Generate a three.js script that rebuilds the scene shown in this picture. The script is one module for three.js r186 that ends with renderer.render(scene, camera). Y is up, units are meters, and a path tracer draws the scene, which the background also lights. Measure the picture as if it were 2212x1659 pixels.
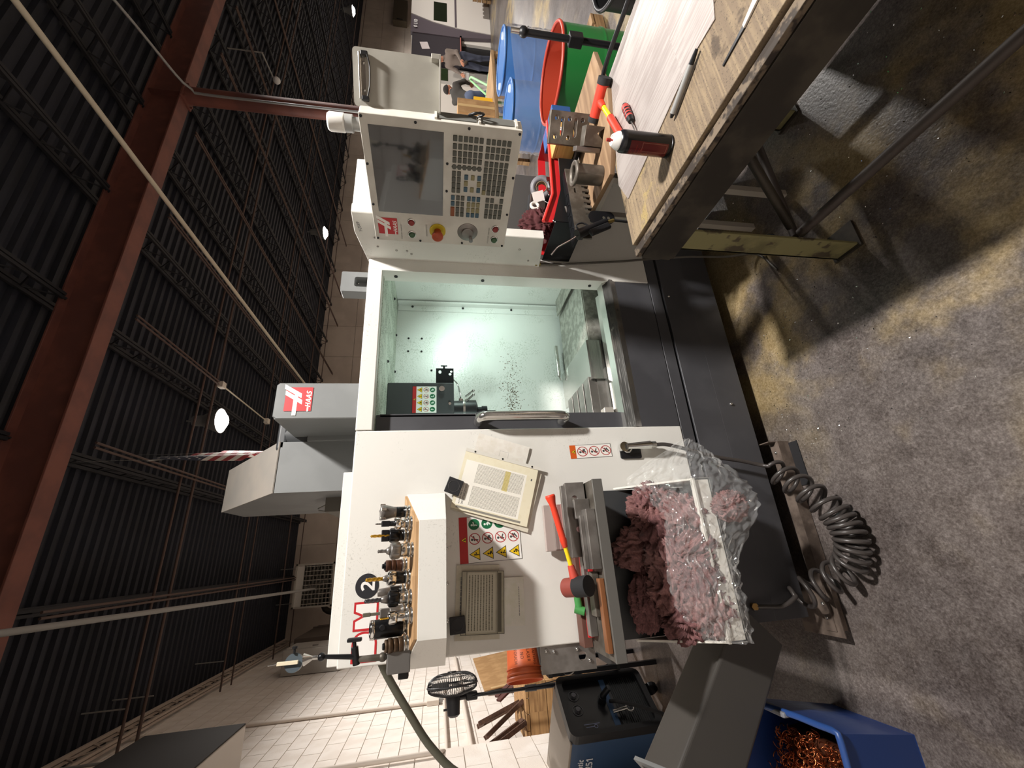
import * as THREE from 'three';
import { RoundedBoxGeometry } from 'three/addons/geometries/RoundedBoxGeometry.js';
import { RectAreaLightUniformsLib } from 'three/addons/lights/RectAreaLightUniformsLib.js';
import { MarchingCubes } from 'three/addons/objects/MarchingCubes.js';
import { ImprovedNoise } from 'three/addons/math/ImprovedNoise.js';
import { mergeGeometries, mergeVertices, toCreasedNormals } from 'three/addons/utils/BufferGeometryUtils.js';
RectAreaLightUniformsLib.init();
const scene = new THREE.Scene();
scene.background = new THREE.Color(0x000000);
const renderer = new THREE.WebGLRenderer({ antialias: true });
renderer.shadowMap.enabled = true;
renderer.toneMapping = THREE.LinearToneMapping;
renderer.toneMappingExposure = 1.0;
// ---------- camera: held sideways, so world up points to the left of the picture
const camera = new THREE.PerspectiveCamera(2 * Math.atan(829.5 / 895) * 180 / Math.PI, 2212 / 1659, 0.05, 80);
{
  const th = 10.16 * Math.PI / 180, ps = 22.5 * Math.PI / 180, ro = 0.2 * Math.PI / 180;
  const f = new THREE.Vector3(Math.sin(ps) * Math.cos(th), -Math.sin(th), -Math.cos(ps) * Math.cos(th));
  const r0 = new THREE.Vector3(Math.cos(ps), 0, Math.sin(ps)), u0 = r0.clone().cross(f);
  const r = r0.clone().multiplyScalar(Math.cos(ro)).addScaledVector(u0, Math.sin(ro)), u = r.clone().cross(f);
  camera.quaternion.setFromRotationMatrix(new THREE.Matrix4().makeBasis(u.clone().negate(), r, f.clone().negate()));
  camera.position.set(0, 1.65, 0);
}
scene.add(camera);
// ---------- light: warm high-bay lamps of the hall (each lamp's light is set in its builder) and the machine's own cool work light
const BAY = { color: 0xfffaf4, cd: 150 };
const WORK = { color: 0xe6fff4, cd: 1.35 };
// ---------- helpers
const V = (x, y, z) => new THREE.Vector3(x, y, z);
let seed = 7;
const rnd = () => { seed = (seed * 1664525 + 1013904223) >>> 0; return seed / 4294967296; };
const rr = (a, b) => a + (b - a) * rnd();
const flat = (g) => { const n = g.index ? g.toNonIndexed() : g; for (const k of Object.keys(n.attributes)) if (!['position', 'normal', 'uv'].includes(k)) n.deleteAttribute(k); if (!n.attributes.uv) n.setAttribute('uv', new THREE.BufferAttribute(new Float32Array(n.attributes.position.count * 2), 2)); n.morphAttributes = {}; return n; };
const merge = (gs) => (gs.length === 1 ? flat(gs[0]) : mergeGeometries(gs.map(flat)));
const bx = (x0, x1, y0, y1, z0, z1, r = 0) => {
  const w = Math.abs(x1 - x0), h = Math.abs(y1 - y0), d = Math.abs(z1 - z0);
  const g = r ? new RoundedBoxGeometry(w, h, d, 2, Math.min(r, w / 2.01, h / 2.01, d / 2.01)) : new THREE.BoxGeometry(w, h, d);
  g.translate((x0 + x1) / 2, (y0 + y1) / 2, (z0 + z1) / 2); return g;
};
const M4 = new THREE.Matrix4(), Q = new THREE.Quaternion();
const T = (g, x = 0, y = 0, z = 0, rx = 0, ry = 0, rz = 0) => { g.applyMatrix4(new THREE.Matrix4().compose(V(x, y, z), new THREE.Quaternion().setFromEuler(new THREE.Euler(rx, ry, rz)), V(1, 1, 1))); return g; };
const rod = (a, b, r, r1 = r, seg = 12, open = false) => {
  const A = V(...a), Bv = V(...b), d = Bv.clone().sub(A), L = d.length();
  const g = new THREE.CylinderGeometry(r1, r, L, seg, 1, open); g.translate(0, L / 2, 0);
  g.applyQuaternion(new THREE.Quaternion().setFromUnitVectors(V(0, 1, 0), d.normalize())); g.translate(A.x, A.y, A.z); return g;
};
const curve = (pts, closed = false, t = 0.5) => new THREE.CatmullRomCurve3(pts.map((p) => V(...p)), closed, 'catmullrom', t);
const tube = (pts, r, n = 40, seg = 8, closed = false, t = 0.5) => new THREE.TubeGeometry(curve(pts, closed, t), n, r, seg, closed);
const lathe = (pts, seg = 28) => new THREE.LatheGeometry(pts.map((p) => new THREE.Vector2(p[0], p[1])), seg);
const shape = (pts, holes = []) => { const s = new THREE.Shape(pts.map((p) => new THREE.Vector2(p[0], p[1]))); for (const h of holes) s.holes.push(h instanceof THREE.Path ? h : new THREE.Path(h.map((p) => new THREE.Vector2(p[0], p[1])))); return s; };
const circ = (x, y, r) => { const p = new THREE.Path(); p.absarc(x, y, r, 0, Math.PI * 2, true); return p; };
const slot = (x, y, w, h) => { const r = Math.min(w, h) / 2, p = []; for (let i = 0; i < 20; i++) { const a = -i / 20 * Math.PI * 2; p.push([x + Math.cos(a) * r + Math.sign(Math.cos(a)) * Math.max(0, w / 2 - r), y + Math.sin(a) * r + Math.sign(Math.sin(a) || 1) * Math.max(0, h / 2 - r)]); } return p; };
const rrect = (w, h, r) => { const p = [], c = [[w / 2 - r, h / 2 - r, 0], [-w / 2 + r, h / 2 - r, 1], [-w / 2 + r, -h / 2 + r, 2], [w / 2 - r, -h / 2 + r, 3]]; for (const [x, y, q] of c) for (let i = 0; i <= 4; i++) { const a = (q + i / 4) * Math.PI / 2; p.push([x + Math.cos(a) * r, y + Math.sin(a) * r]); } return p; };
const ext = (pts, d, holes = [], bev = 0) => new THREE.ExtrudeGeometry(pts instanceof THREE.Shape ? pts : shape(pts, holes), { depth: d - 2 * bev, bevelEnabled: bev > 0, bevelSize: bev, bevelThickness: bev, bevelOffset: -bev, bevelSegments: 1, curveSegments: 16 }).translate(0, 0, bev);
const uvBox = (g) => {
  const p = g.attributes.position, n = g.attributes.normal, u = g.attributes.uv;
  for (let i = 0; i < p.count; i++) {
    const ax = Math.abs(n.getX(i)), ay = Math.abs(n.getY(i)), az = Math.abs(n.getZ(i));
    if (ay >= ax && ay >= az) u.setXY(i, p.getX(i), p.getZ(i)); else if (ax >= az) u.setXY(i, p.getZ(i), p.getY(i)); else u.setXY(i, p.getX(i), p.getY(i));
  }
};
const used = {};
const numbered = (n) => { if (!(n in used)) { used[n] = 0; return n; } used[n]++; return n + '_' + String(used[n]).padStart(3, '0'); };
function obj(name, geos, m, parent = scene, label = null, keepUV = false) {
  const g = merge(Array.isArray(geos) ? geos.flat(3) : [geos]), off = parent.userData.off;
  if (off) g.translate(-off[0], -off[1], -off[2]);
  if (!keepUV) uvBox(g);
  const o = new THREE.Mesh(g, m); o.name = parent === scene ? numbered(name) : name; o.castShadow = o.receiveShadow = true;
  if (label) o.userData.label = label;
  if (off) o.userData.off = off;
  parent.add(o); return o;
}
const tag = (o, label, category, group) => { o.userData.label = label; o.userData.category = category; if (group) o.userData.group = group; return o; };
function thing(name, label, category, p = [0, 0, 0], ry = 0, group) {
  const o = new THREE.Group(); o.name = numbered(name); o.position.set(...p); o.rotation.y = ry; scene.add(o); return tag(o, label, category, group);
}
// a thing whose parts are given in the coordinates of the hall
function thingW(name, label, category, p, group) { const t = thing(name, label, category, p, 0, group); t.userData.off = p; return t; }
const struct = (name, geos, m) => { const o = obj(name, geos, m); o.userData.kind = 'structure'; return o; };
function dup(root, label, p, ry) { const r = root.clone(); r.userData = { ...root.userData, label }; r.name = numbered(root.name.replace(/_\d{3}$/, '')); scene.add(r); if (p) r.position.set(...p); if (ry !== undefined) r.rotation.y = ry; return r; }
// ---------- textures: periodic value noise
const LAT = new Float32Array(65536); { let s = 99; for (let i = 0; i < 65536; i++) { s = (s * 1664525 + 1013904223) >>> 0; LAT[i] = s / 4294967296; } }
const vn = (x, y, per, ch) => {
  const xi = Math.floor(x), yi = Math.floor(y), fx = x - xi, fy = y - yi, sx = fx * fx * (3 - 2 * fx), sy = fy * fy * (3 - 2 * fy);
  const m = (a) => ((a % per) + per) % per, h = (a, b) => LAT[(m(a) * 193 + m(b) * 71 + ch * 7919) & 65535];
  return (h(xi, yi) * (1 - sx) + h(xi + 1, yi) * sx) * (1 - sy) + (h(xi, yi + 1) * (1 - sx) + h(xi + 1, yi + 1) * sx) * sy;
};
const fbm = (u, v, f, oct, ch = 0) => { let a = 0.5, s = 0, t = 0; for (let i = 0; i < oct; i++) { s += a * vn(u * f, v * f, f, ch + i); t += a; a *= 0.55; f *= 2; } return s / t; };
const lerp = (a, b, t) => a + (b - a) * t, sm = (a, b, x) => { const t = Math.min(1, Math.max(0, (x - a) / (b - a))); return t * t * (3 - 2 * t); };
const mix3 = (a, b, t) => [lerp(a[0], b[0], t), lerp(a[1], b[1], t), lerp(a[2], b[2], t)];
function mkTex(n, fn, rep = 1, srgb = true) {           // fn gives 0..255
  const d = new Uint8Array(n * n * 4);
  for (let y = 0; y < n; y++) for (let x = 0; x < n; x++) { const c = fn(x / n, y / n), o = (y * n + x) * 4; d[o] = c[0]; d[o + 1] = c[1]; d[o + 2] = c[2]; d[o + 3] = 255; }
  const t = new THREE.DataTexture(d, n, n); t.wrapS = t.wrapT = THREE.RepeatWrapping; t.magFilter = THREE.LinearFilter; t.minFilter = THREE.LinearMipmapLinearFilter; t.generateMipmaps = true;
  t.repeat.set(rep, rep); if (srgb) t.colorSpace = THREE.SRGBColorSpace; t.needsUpdate = true; return t;
}
function cv(w, h, draw) { const c = document.createElement('canvas'); c.width = w; c.height = h; draw(c.getContext('2d'), w, h); const t = new THREE.CanvasTexture(c); t.colorSpace = THREE.SRGBColorSpace; return t; }
const mat = (color, rough = 0.6, metal = 0, o = {}) => new THREE.MeshStandardMaterial({ color, roughness: rough, metalness: metal, ...o });
const hex = (h) => [(h >> 16) & 255, (h >> 8) & 255, h & 255];
const mottle = (base, alt, f, oct, rep, amt = 1, ch = 0, n = 256) => mkTex(n, (u, v) => mix3(hex(base), hex(alt), sm(0.3, 0.7, fbm(u, v, f, oct, ch)) * amt), rep);
const bumpN = mkTex(256, (u, v) => { const k = 255 * fbm(u, v, 32, 4, 40); return [k, k, k]; }, 4, false);
const streak = mkTex(256, (u, v) => { const k = 255 * (0.7 * vn(u * 4, v * 128, 128, 3) + 0.3 * vn(u * 8, v * 64, 64, 5)); return [k, k, k]; }, 3, false);
// decal: a flat print on a face
function decal(name, w, h, tex, parent, p, rot = [0, 0, 0], o = {}) {
  const m = new THREE.MeshStandardMaterial({ map: tex, roughness: o.rough ?? 0.45, transparent: !!o.alpha, alphaTest: o.alpha ? 0.5 : 0 });
  const g = new THREE.PlaneGeometry(w, h); const d = new THREE.Mesh(g, m); d.name = parent === scene ? numbered(name) : name; const off = parent.userData.off || [0, 0, 0]; d.position.set(p[0] - off[0], p[1] - off[1], p[2] - off[2]); d.rotation.set(...rot); d.receiveShadow = true; d.castShadow = true;
  if (o.label) d.userData.label = o.label; parent.add(d); return d;
}
// ---------- materials
const speck = mkTex(512, (u, v) => { const d = sm(0.8, 0.92, vn(u * 256, v * 256, 256, 11)) * sm(0.55, 0.8, fbm(u, v, 5, 3, 2)); const c = mix3([226, 224, 218], [214, 212, 205], sm(0.5, 0.8, fbm(u, v, 4, 4, 5))); return mix3(c, [170, 168, 160], d * 0.5); }, 1);
const MW = mat(0xffffff, 0.42, 0, { map: speck });                                    // white machine enamel
const MWin = mat(0xffffff, 0.3, 0, { map: mkTex(512, (u, v) => { const d = sm(0.66, 0.76, vn(u * 128, v * 256, 256, 21)) * sm(0.42, 0.7, fbm(u, v, 5, 3, 8)); return mix3([224, 226, 222], [150, 156, 142], d * 0.4); }, 1.4), bumpMap: bumpN, bumpScale: 0.0006 });
const MWmesh = mat(0xffffff, 0.5, 0, { map: mkTex(512, (u, v) => { const d = sm(0.5, 0.62, vn(u * 128, v * 128, 128, 31)) * sm(0.35, 0.6, fbm(u, v, 6, 3, 9)); return mix3([196, 203, 190], [96, 108, 88], d * 0.75); }, 2.4) });
const MDK = mat(0xffffff, 0.45, 0, { map: mottle(0x4a4a4e, 0x424246, 6, 4, 1) });       // dark grey base enamel
const MDK2 = mat(0x3c3e40, 0.42);
const MGR = mat(0xffffff, 0.5, 0, { map: mottle(0x7c7e7e, 0x747676, 5, 4, 1) });        // mid grey head covers
const MTAN = mat(0xffffff, 0.7, 0, { map: mottle(0xa59c92, 0x97928b, 3, 4, 1.2) });
const MSS = mat(0xc4c2be, 0.28, 0.9, { roughnessMap: streak });
const MCHR = mat(0xe2e2e0, 0.12, 1);
const MST = mat(0xffffff, 0.42, 0.75, { map: mottle(0x9d9995, 0x7f7a76, 6, 5, 2) });    // machined steel
const MSTD = mat(0xffffff, 0.5, 0.55, { map: mottle(0x7a746c, 0x5a544c, 6, 5, 3) });    // dull grey steel
const MBRN = mat(0xffffff, 0.6, 0.35, { map: mottle(0x6e5f4c, 0x57493a, 5, 5, 4) });    // oxide-brown steel
const MBK = mat(0x17171a, 0.42);
const MBKm = mat(0x1c1c1f, 0.6);
const MRUB = mat(0x222224, 0.85);
const MBKs = mat(0x26272a, 0.3, 0.6);                                                  // black oxide steel
const MGOLD = mat(0xd9a83c, 0.28, 0.9);
const MRED = mat(0xd8372a, 0.5);
const MREDb = mat(0xc5262a, 0.4);
const MYEL = mat(0xf2d020, 0.4);
const MPAPER = mat(0xece8dc, 0.9);
const MRUST = mat(0x6e4438, 0.7);
const MGALV = mat(0x9a9a98, 0.5, 0.5);
// ---------- room shell: x -1.82 .. 32, z -13.5 .. 8, deck at 5.6
const floorTex = mkTex(2048, (u, v) => {
  const a = fbm(u, v, 4, 6, 1), b = fbm(u, v, 9, 5, 30), c = fbm(u, v, 60, 3, 50);
  let k = mix3([80, 73, 71], [101, 93, 89], sm(0.3, 0.72, a));
  k = mix3(k, [112, 100, 80], sm(0.56, 0.74, b) * sm(0.45, 0.6, a) * 0.6);
  const X = u / 0.28, e = (fbm(u, v, 12, 4, 33) - 0.5) * 0.5, yel = sm(0.42, 0.62, X + e) * (1 - sm(1.5, 1.8, X + e));   // old yellow paint worn into the concrete beside the bench
  k = mix3(k, [142, 124, 90], yel * sm(0.3, 0.62, fbm(u, v, 16, 5, 35)) * 0.95);
  k = mix3(k, [60, 55, 54], sm(0.6, 0.78, fbm(u, v, 7, 5, 70)) * 0.5);
  const g = (c - 0.5) * 30 + (vn(u * 512, v * 512, 512, 77) - 0.5) * 26 + (vn(u * 1400, v * 1400, 1400, 78) - 0.5) * 34 + (vn(u * 900 + v * 60, v * 90, 900, 79) > 0.93 ? 14 : 0); return k.map((q) => Math.max(0, Math.min(255, q + g)));
}, 0.28);
const MFL = mat(0xffffff, 0.5, 0, { map: floorTex, bumpMap: bumpN, bumpScale: 0.0008, roughnessMap: mkTex(256, (u, v) => { const k = 130 + 110 * fbm(u, v, 6, 5, 90); return [k, k, k]; }, 0.4, false) });
struct('floor', bx(-2.1, 32.3, -0.15, 0, -13.8, 8.3), MFL);
const MWALL = mat(0xffffff, 0.85, 0, { map: mottle(0xeee6de, 0xe4dad0, 6, 5, 0.7), bumpMap: bumpN, bumpScale: 0.0015 });
const MJOINT = mat(0xc8beb4, 0.95);
// left wall: painted concrete blocks, each its own piece where the photograph shows them largest
{
  const wall = struct('wall_left', bx(-2.1, -1.832, 0, 5.75, -13.8, 8.3), MJOINT);
  const blk = [0, 1, 2, 3].map((k) => { const g = flat(bx(0, 0.012, 0.004, 0.199, 0.004, 0.402)); const p = g.attributes.position; uvBox(g); const u = g.attributes.uv; for (let i = 0; i < u.count; i++) u.setXY(i, u.getX(i) + k * 0.37, u.getY(i) + k * 0.21); return g; });
  const list = [];
  for (let j = 0; j < 28; j++) for (let i = 0; i < 54; i++) { const z = -13.5 + i * 0.406 + (j % 2) * 0.203, y = j * 0.203; if (z > 8) continue; const d = Math.hypot(1.82, z, y - 1.65); const vis = z < -4.6 && y + 0.2 > 0.2; list.push([vis ? d : d + 50, y, z]); }
  list.sort((a, b) => a[0] - b[0]);
  list.slice(0, 290).forEach(([, y, z], k) => { const m = new THREE.Mesh(blk[k % 4], MWALL); m.name = 'block'; m.position.set(-1.832, y, z); m.castShadow = m.receiveShadow = true; wall.add(m); });
  const rest = obj('block_courses', list.slice(290).map(([, y, z]) => bx(-1.832, -1.82, y + 0.004, y + 0.199, z + 0.004, z + 0.402)), MWALL, wall); rest.userData.kind = 'stuff';
  // pilaster standing out of the wall towards the camera
  const pil = struct('trim_1', bx(-1.82, -1.552, 0, 5.6, -4.6, -3.2), MJOINT);
  for (let j = 0; j < 27; j++) for (let i = 0; i < 4; i++) { const o = (j % 2) * 0.2, z0 = Math.max(-4.6, -4.6 + i * 0.4 - o), z1 = Math.min(-3.2, -4.2 + i * 0.4 - o); if (z1 - z0 < 0.05) continue; obj('block', bx(-1.552, -1.54, j * 0.203 + 0.004, j * 0.203 + 0.199, z0 + 0.003, z1 - 0.003), MWALL, pil); }
}
// back wall: tall painted panels with joints
{
  const wb = struct('wall_back', bx(-2.1, 32.3, 0, 5.75, -13.8, -13.53), MJOINT);
  const MWB = mat(0xffffff, 0.9, 0, { map: mottle(0xd3c5b8, 0xc3b5a9, 4, 5, 0.4) });
  for (let i = 0; i < 28; i++) for (let j = 0; j < 5; j++) obj('wall_panel', bx(-1.82 + i * 1.2 + 0.006, -0.62 + i * 1.2 - 0.006, j * 1.13 + 0.006, j * 1.13 + 1.124, -13.54, -13.5), MWB, wb);
}
struct('wall_right', bx(32, 32.3, 0, 5.75, -13.8, 8.3), MWALL);
struct('wall_front', bx(-2.1, 32.3, 0, 5.75, 8, 8.3), MWALL);
// ceiling: dark corrugated steel deck, ribs along x
{
  const MDECK = mat(0xffffff, 0.75, 0.1, { map: mottle(0x22242e, 0x181a22, 4, 4, 0.6) });
  const p = []; const z0 = -13.8, n = 148, w = 0.15; 
  for (let i = 0; i < n; i++) { const z = z0 + i * w; p.push([z, 5.6], [z + 0.055, 5.6], [z + 0.075, 5.64], [z + 0.13, 5.64]); }
  p.push([8.4, 5.6], [8.4, 5.72], [z0, 5.72]);
  const g = ext(p, 34.4); g.applyMatrix4(new THREE.Matrix4().makeBasis(V(0, 0, 1), V(0, 1, 0), V(-1, 0, 0))); g.translate(32.3, 0, 0);
  const c = struct('ceiling', g, MDECK);
  struct('trim_2', bx(-2.1, 32.3, 5.72, 5.9, -13.8, 8.4), MDECK);
}
// ---------- roof steel
const MREDOX = mat(0xffffff, 0.65, 0, { map: mottle(0x77463a, 0x643a32, 5, 5, 0.8) });
{
  const b = thing('roof_beam', 'red oxide steel I-beam crossing the hall under the dark roof deck', 'beam', [15.2, 4.95, -4.26]);
  obj('bottom_flange', bx(-17, 17, 0, 0.02, -0.1, 0.1, 0.004), MREDOX, b); obj('web', bx(-17, 17, 0.02, 0.4, -0.008, 0.008), MREDOX, b); obj('top_flange', bx(-17, 17, 0.4, 0.42, -0.1, 0.1, 0.004), MREDOX, b);
  for (const x of [-9.35, -1, 8]) { obj('stiffener', [bx(x - 0.006, x + 0.006, 0.02, 0.4, 0.008, 0.09), bx(x - 0.006, x + 0.006, 0.02, 0.4, -0.09, -0.008)], MREDOX, b); }
  const c = thing('steel_column', 'red-brown round steel column rising behind the control pendant', 'column', [5.9, 0, -4.26]);
  obj('shaft', rod([0, 0.02, 0], [0, 4.93, 0], 0.108, 0.108, 32), MREDOX, c); obj('base_plate', bx(-0.17, 0.17, 0, 0.02, -0.17, 0.17), MREDOX, c); obj('cap_plate', bx(-0.14, 0.14, 4.93, 4.948, -0.12, 0.12), MREDOX, c);
  for (const [x, z] of [[-1, 1], [1, 1], [-1, -1], [1, -1]]) obj('bolt', rod([x * 0.11, 4.9, z * 0.085], [x * 0.11, 4.93, z * 0.085], 0.014, 0.014, 6), MREDOX, c);
  const q = obj('conduit', [tube([[5.78, 0.3, -4.13], [5.78, 2.5, -4.13], [5.78, 4.6, -4.13], [5.77, 4.78, -4.06], [5.75, 4.86, -3.9], [5.6, 4.95, -3.2], [5.5, 5.1, -2.6], [5.45, 5.25, -2.4]], 0.016, 60, 8)], MGALV); tag(q, 'thin galvanised conduit clipped up the red column and over the beam', 'conduit');
  const jb = obj('junction_box', bx(5.37, 5.5, 5.2, 5.34, -2.48, -2.34, 0.006), mat(0xb8b0a6, 0.6)); tag(jb, 'small pale junction box where the column conduit meets the deck', 'junction box');
}
const MJST = mat(0x1d1c20, 0.75), MJSTW = mat(0xb6a79b, 0.8);
function joist(m, x, label, group) {
  const t = thing('roof_joist', label, 'joist', [x, 5.3, -4.5], 0, group), L = 8.95, w = [];
  obj('top_chord', [bx(-0.04, -0.006, 0.25, 0.285, -L, 0), bx(0.006, 0.04, 0.25, 0.285, -L, 0)], m, t); obj('bottom_chord', [bx(-0.035, -0.006, 0, 0.03, -L + 0.3, -0.3), bx(0.006, 0.035, 0, 0.03, -L + 0.3, -0.3)], m, t);
  for (let i = 0; i < 22; i++) { const z = -0.3 - i * 0.39; w.push(rod([0, 0.26, z], [0, 0.02, z - 0.195], 0.009, 0.009, 6), rod([0, 0.02, z - 0.195], [0, 0.26, z - 0.39], 0.009, 0.009, 6)); }
  obj('web_rod', w, m, t); return t;
}
joist(MJSTW, -1.74, 'pale painted open-web joist running along the top of the left block wall', undefined);
{
  const lab = 'dark open-web steel joist under the corrugated roof deck', j0 = joist(MJST, -0.23, lab, 'roof joists');
  for (let k = 1; k < 16; k++) { dup(j0, lab, [-0.23 + 1.44 * k, 5.3, -4.5]); }
  for (const k of [0, 1, 2, 3, 4, 5]) { const d = dup(j0, lab, [-0.23 + 1.44 * k, 5.3, 4.5]); }
}
// pipes hung under the joists
const pipe = (name, a, b, r, m, label, cat = 'pipe', group) => tag(obj(name, rod(a, b, r, r, 10), m), label, cat, group);
const MPW = mat(0xc9bfa9, 0.55), MPR = mat(0x54423b, 0.75), MPG = mat(0x8c8a86, 0.6);
pipe('gas_pipe', [4.05, 4.76, 3], [4.02, 4.76, -13.5], 0.025, MPW, 'long cream pipe hung below the joists and crossing under the red beam');
pipe('grey_pipe', [-0.25, 4.6, -2.5], [-0.5, 4.6, -11.9], 0.026, MPG, 'dusty grey pipe running to the back wall left of the flag');
for (const [x, z0, z1] of [[-0.27, -4.8, -13.4], [1.27, -4.8, -8.2], [2.79, -4.8, -6.8], [4.32, -4.8, -10.5], [5.86, -4.8, -13.4], [7.7, -4.8, -13.4], [9.0, -4.8, -13.4], [11.2, -4.8, -13.4]])
  for (const d of [0, 0.05]) pipe('sprinkler_branch', [x + d, 5.1, z0], [x + d, 5.1, z1], 0.013, MPR, 'thin rust-brown twin pipe running front to back under the roof', 'pipe', 'twin pipes under the roof');
for (const [z, r] of [[-6.48, 0.016], [-6.82, 0.018], [-8.9, 0.014], [-9.3, 0.012], [-11.3, 0.014], [-12.4, 0.012]]) pipe('cross_pipe', [-1.8, 5.15, z], [30, 5.15, z], r, MPR, 'thin rust-brown pipe running left to right under the roof deck', 'pipe', 'cross pipes under the roof');
for (const [x, z] of [[-1.77, -6.48], [-1.77, -6.97], [-1.77, -8.9]]) pipe('hanger_rod', [x + 0.4, 5.15, z], [x + 0.4, 5.6, z], 0.008, MPG, 'short grey hanger rod holding a cross pipe near the left wall', 'rod', 'hanger rods at the left wall');
{ // conduit with two boxes beside the nearest lamp
  const c = thing('lamp_conduit', 'thin pale conduit with a white box at each end beside the nearest lit lamp', 'conduit', [2.82, 5.1, -6.9]);
  obj('pipe', rod([0, 0, 0], [0, 0, -1.95], 0.012, 0.012, 8), MPW, c); for (const z of [0, -1.95]) obj('box', bx(-0.05, 0.05, -0.04, 0.04, z - 0.06, z + 0.06, 0.005), mat(0xd6cdc0, 0.6), c);
}
// high-bay lamps
function lamp(x, z, label, cd, y = 5.1) {
  const t = thing('high_bay_lamp', label, 'lamp', [x, y, z], 0, 'high-bay lamps of the hall');
  obj('housing', lathe([[0.03, 0.42], [0.08, 0.4], [0.09, 0.25], [0.11, 0.22], [0.2, 0.02], [0.205, 0], [0.195, 0], [0.1, 0.2], [0.0, 0.21]], 28), MGALV, t);
  const lens = obj('lens', lathe([[0, -0.09], [0.09, -0.075], [0.15, -0.03], [0.165, 0.02], [0.1, 0.05], [0, 0.05]], 24), new THREE.MeshStandardMaterial({ color: 0xffffff, emissive: BAY.color, emissiveIntensity: 14, roughness: 0.4 }), t, 'glowing frosted lens'); lens.castShadow = false;
  obj('hook', rod([0, 0.42, 0], [0, 0.5, 0], 0.012), MGALV, t);
  const s = new THREE.SpotLight(BAY.color, cd, 0, 1.38, 0.35, 2); s.position.set(0, -0.12, 0); s.target.position.set(0, -5, 0); s.castShadow = true; s.shadow.radius = 8; s.shadow.mapSize.set(1024, 1024); s.shadow.camera.near = 0.2; s.shadow.camera.far = 25; t.add(s, s.target); s.name = 'lamp_light'; s.target.name = 'lamp_target';
  return t;
}
lamp(2.28, -7.1, 'brightest high-bay lamp, above and behind the grey machine head', BAY.cd * 1.1);
lamp(9.5, -10.8, 'lit high-bay lamp above the control pendant near the back wall', BAY.cd);
lamp(20.8, -10.6, 'farthest lit high-bay lamp at the top edge of the picture', BAY.cd);
lamp(2.35, 0.5, 'high-bay lamp above the photographer, outside the picture', BAY.cd);
lamp(9.4, -3.4, 'high-bay lamp right of the picture above the drums', BAY.cd);
lamp(16.5, -3.0, 'high-bay lamp right of the picture above the far machines', BAY.cd);
// flag hung from the roof, seen almost edge-on
{
  const tx = cv(512, 320, (g, w, h) => { for (let i = 0; i < 13; i++) { g.fillStyle = i % 2 ? '#efe9df' : '#a5242c'; g.fillRect(0, i * h / 13, w, h / 13 + 1); } g.fillStyle = '#1d2740'; g.fillRect(0, 0, w * 0.42, h * 7 / 13); g.fillStyle = '#f2ede4'; for (let r = 0; r < 9; r++) for (let c = 0; c < (r % 2 ? 5 : 6); c++) { const x = 18 + c * 34 + (r % 2 ? 17 : 0), y = 12 + r * 18.3; g.beginPath(); for (let k = 0; k < 10; k++) { const a = -Math.PI / 2 + k * Math.PI / 5, q = k % 2 ? 3 : 7.5; g.lineTo(x + Math.cos(a) * q, y + Math.sin(a) * q); } g.fill(); } });
  const g = new THREE.PlaneGeometry(1.5, 0.85, 30, 16), p = g.attributes.position; for (let i = 0; i < p.count; i++) p.setZ(i, 0.03 * Math.sin(p.getX(i) * 9 + p.getY(i) * 2)); g.computeVertexNormals(); g.translate(0.75, -0.425, 0);
  const f = thing('flag', 'red, white and blue striped flag with stars hanging edge-on behind the machine head', 'flag', [1.14, 4.6, -4.88], 73.8 * Math.PI / 180);
  const m = obj('cloth', g, new THREE.MeshPhysicalMaterial({ map: tx, roughness: 1, transmission: 0.2, thickness: 0, side: THREE.DoubleSide }), f, null, true);
  obj('pole', rod([-0.05, 0.01, 0], [1.55, 0.01, 0], 0.008), MPG, f); obj('hanger_wire', [rod([0.1, 0.01, 0], [0.1, 1.0, 0], 0.002, 0.002, 6), rod([1.4, 0.01, 0], [1.4, 1.0, 0], 0.002, 0.002, 6)], MPG, f);
}
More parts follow.
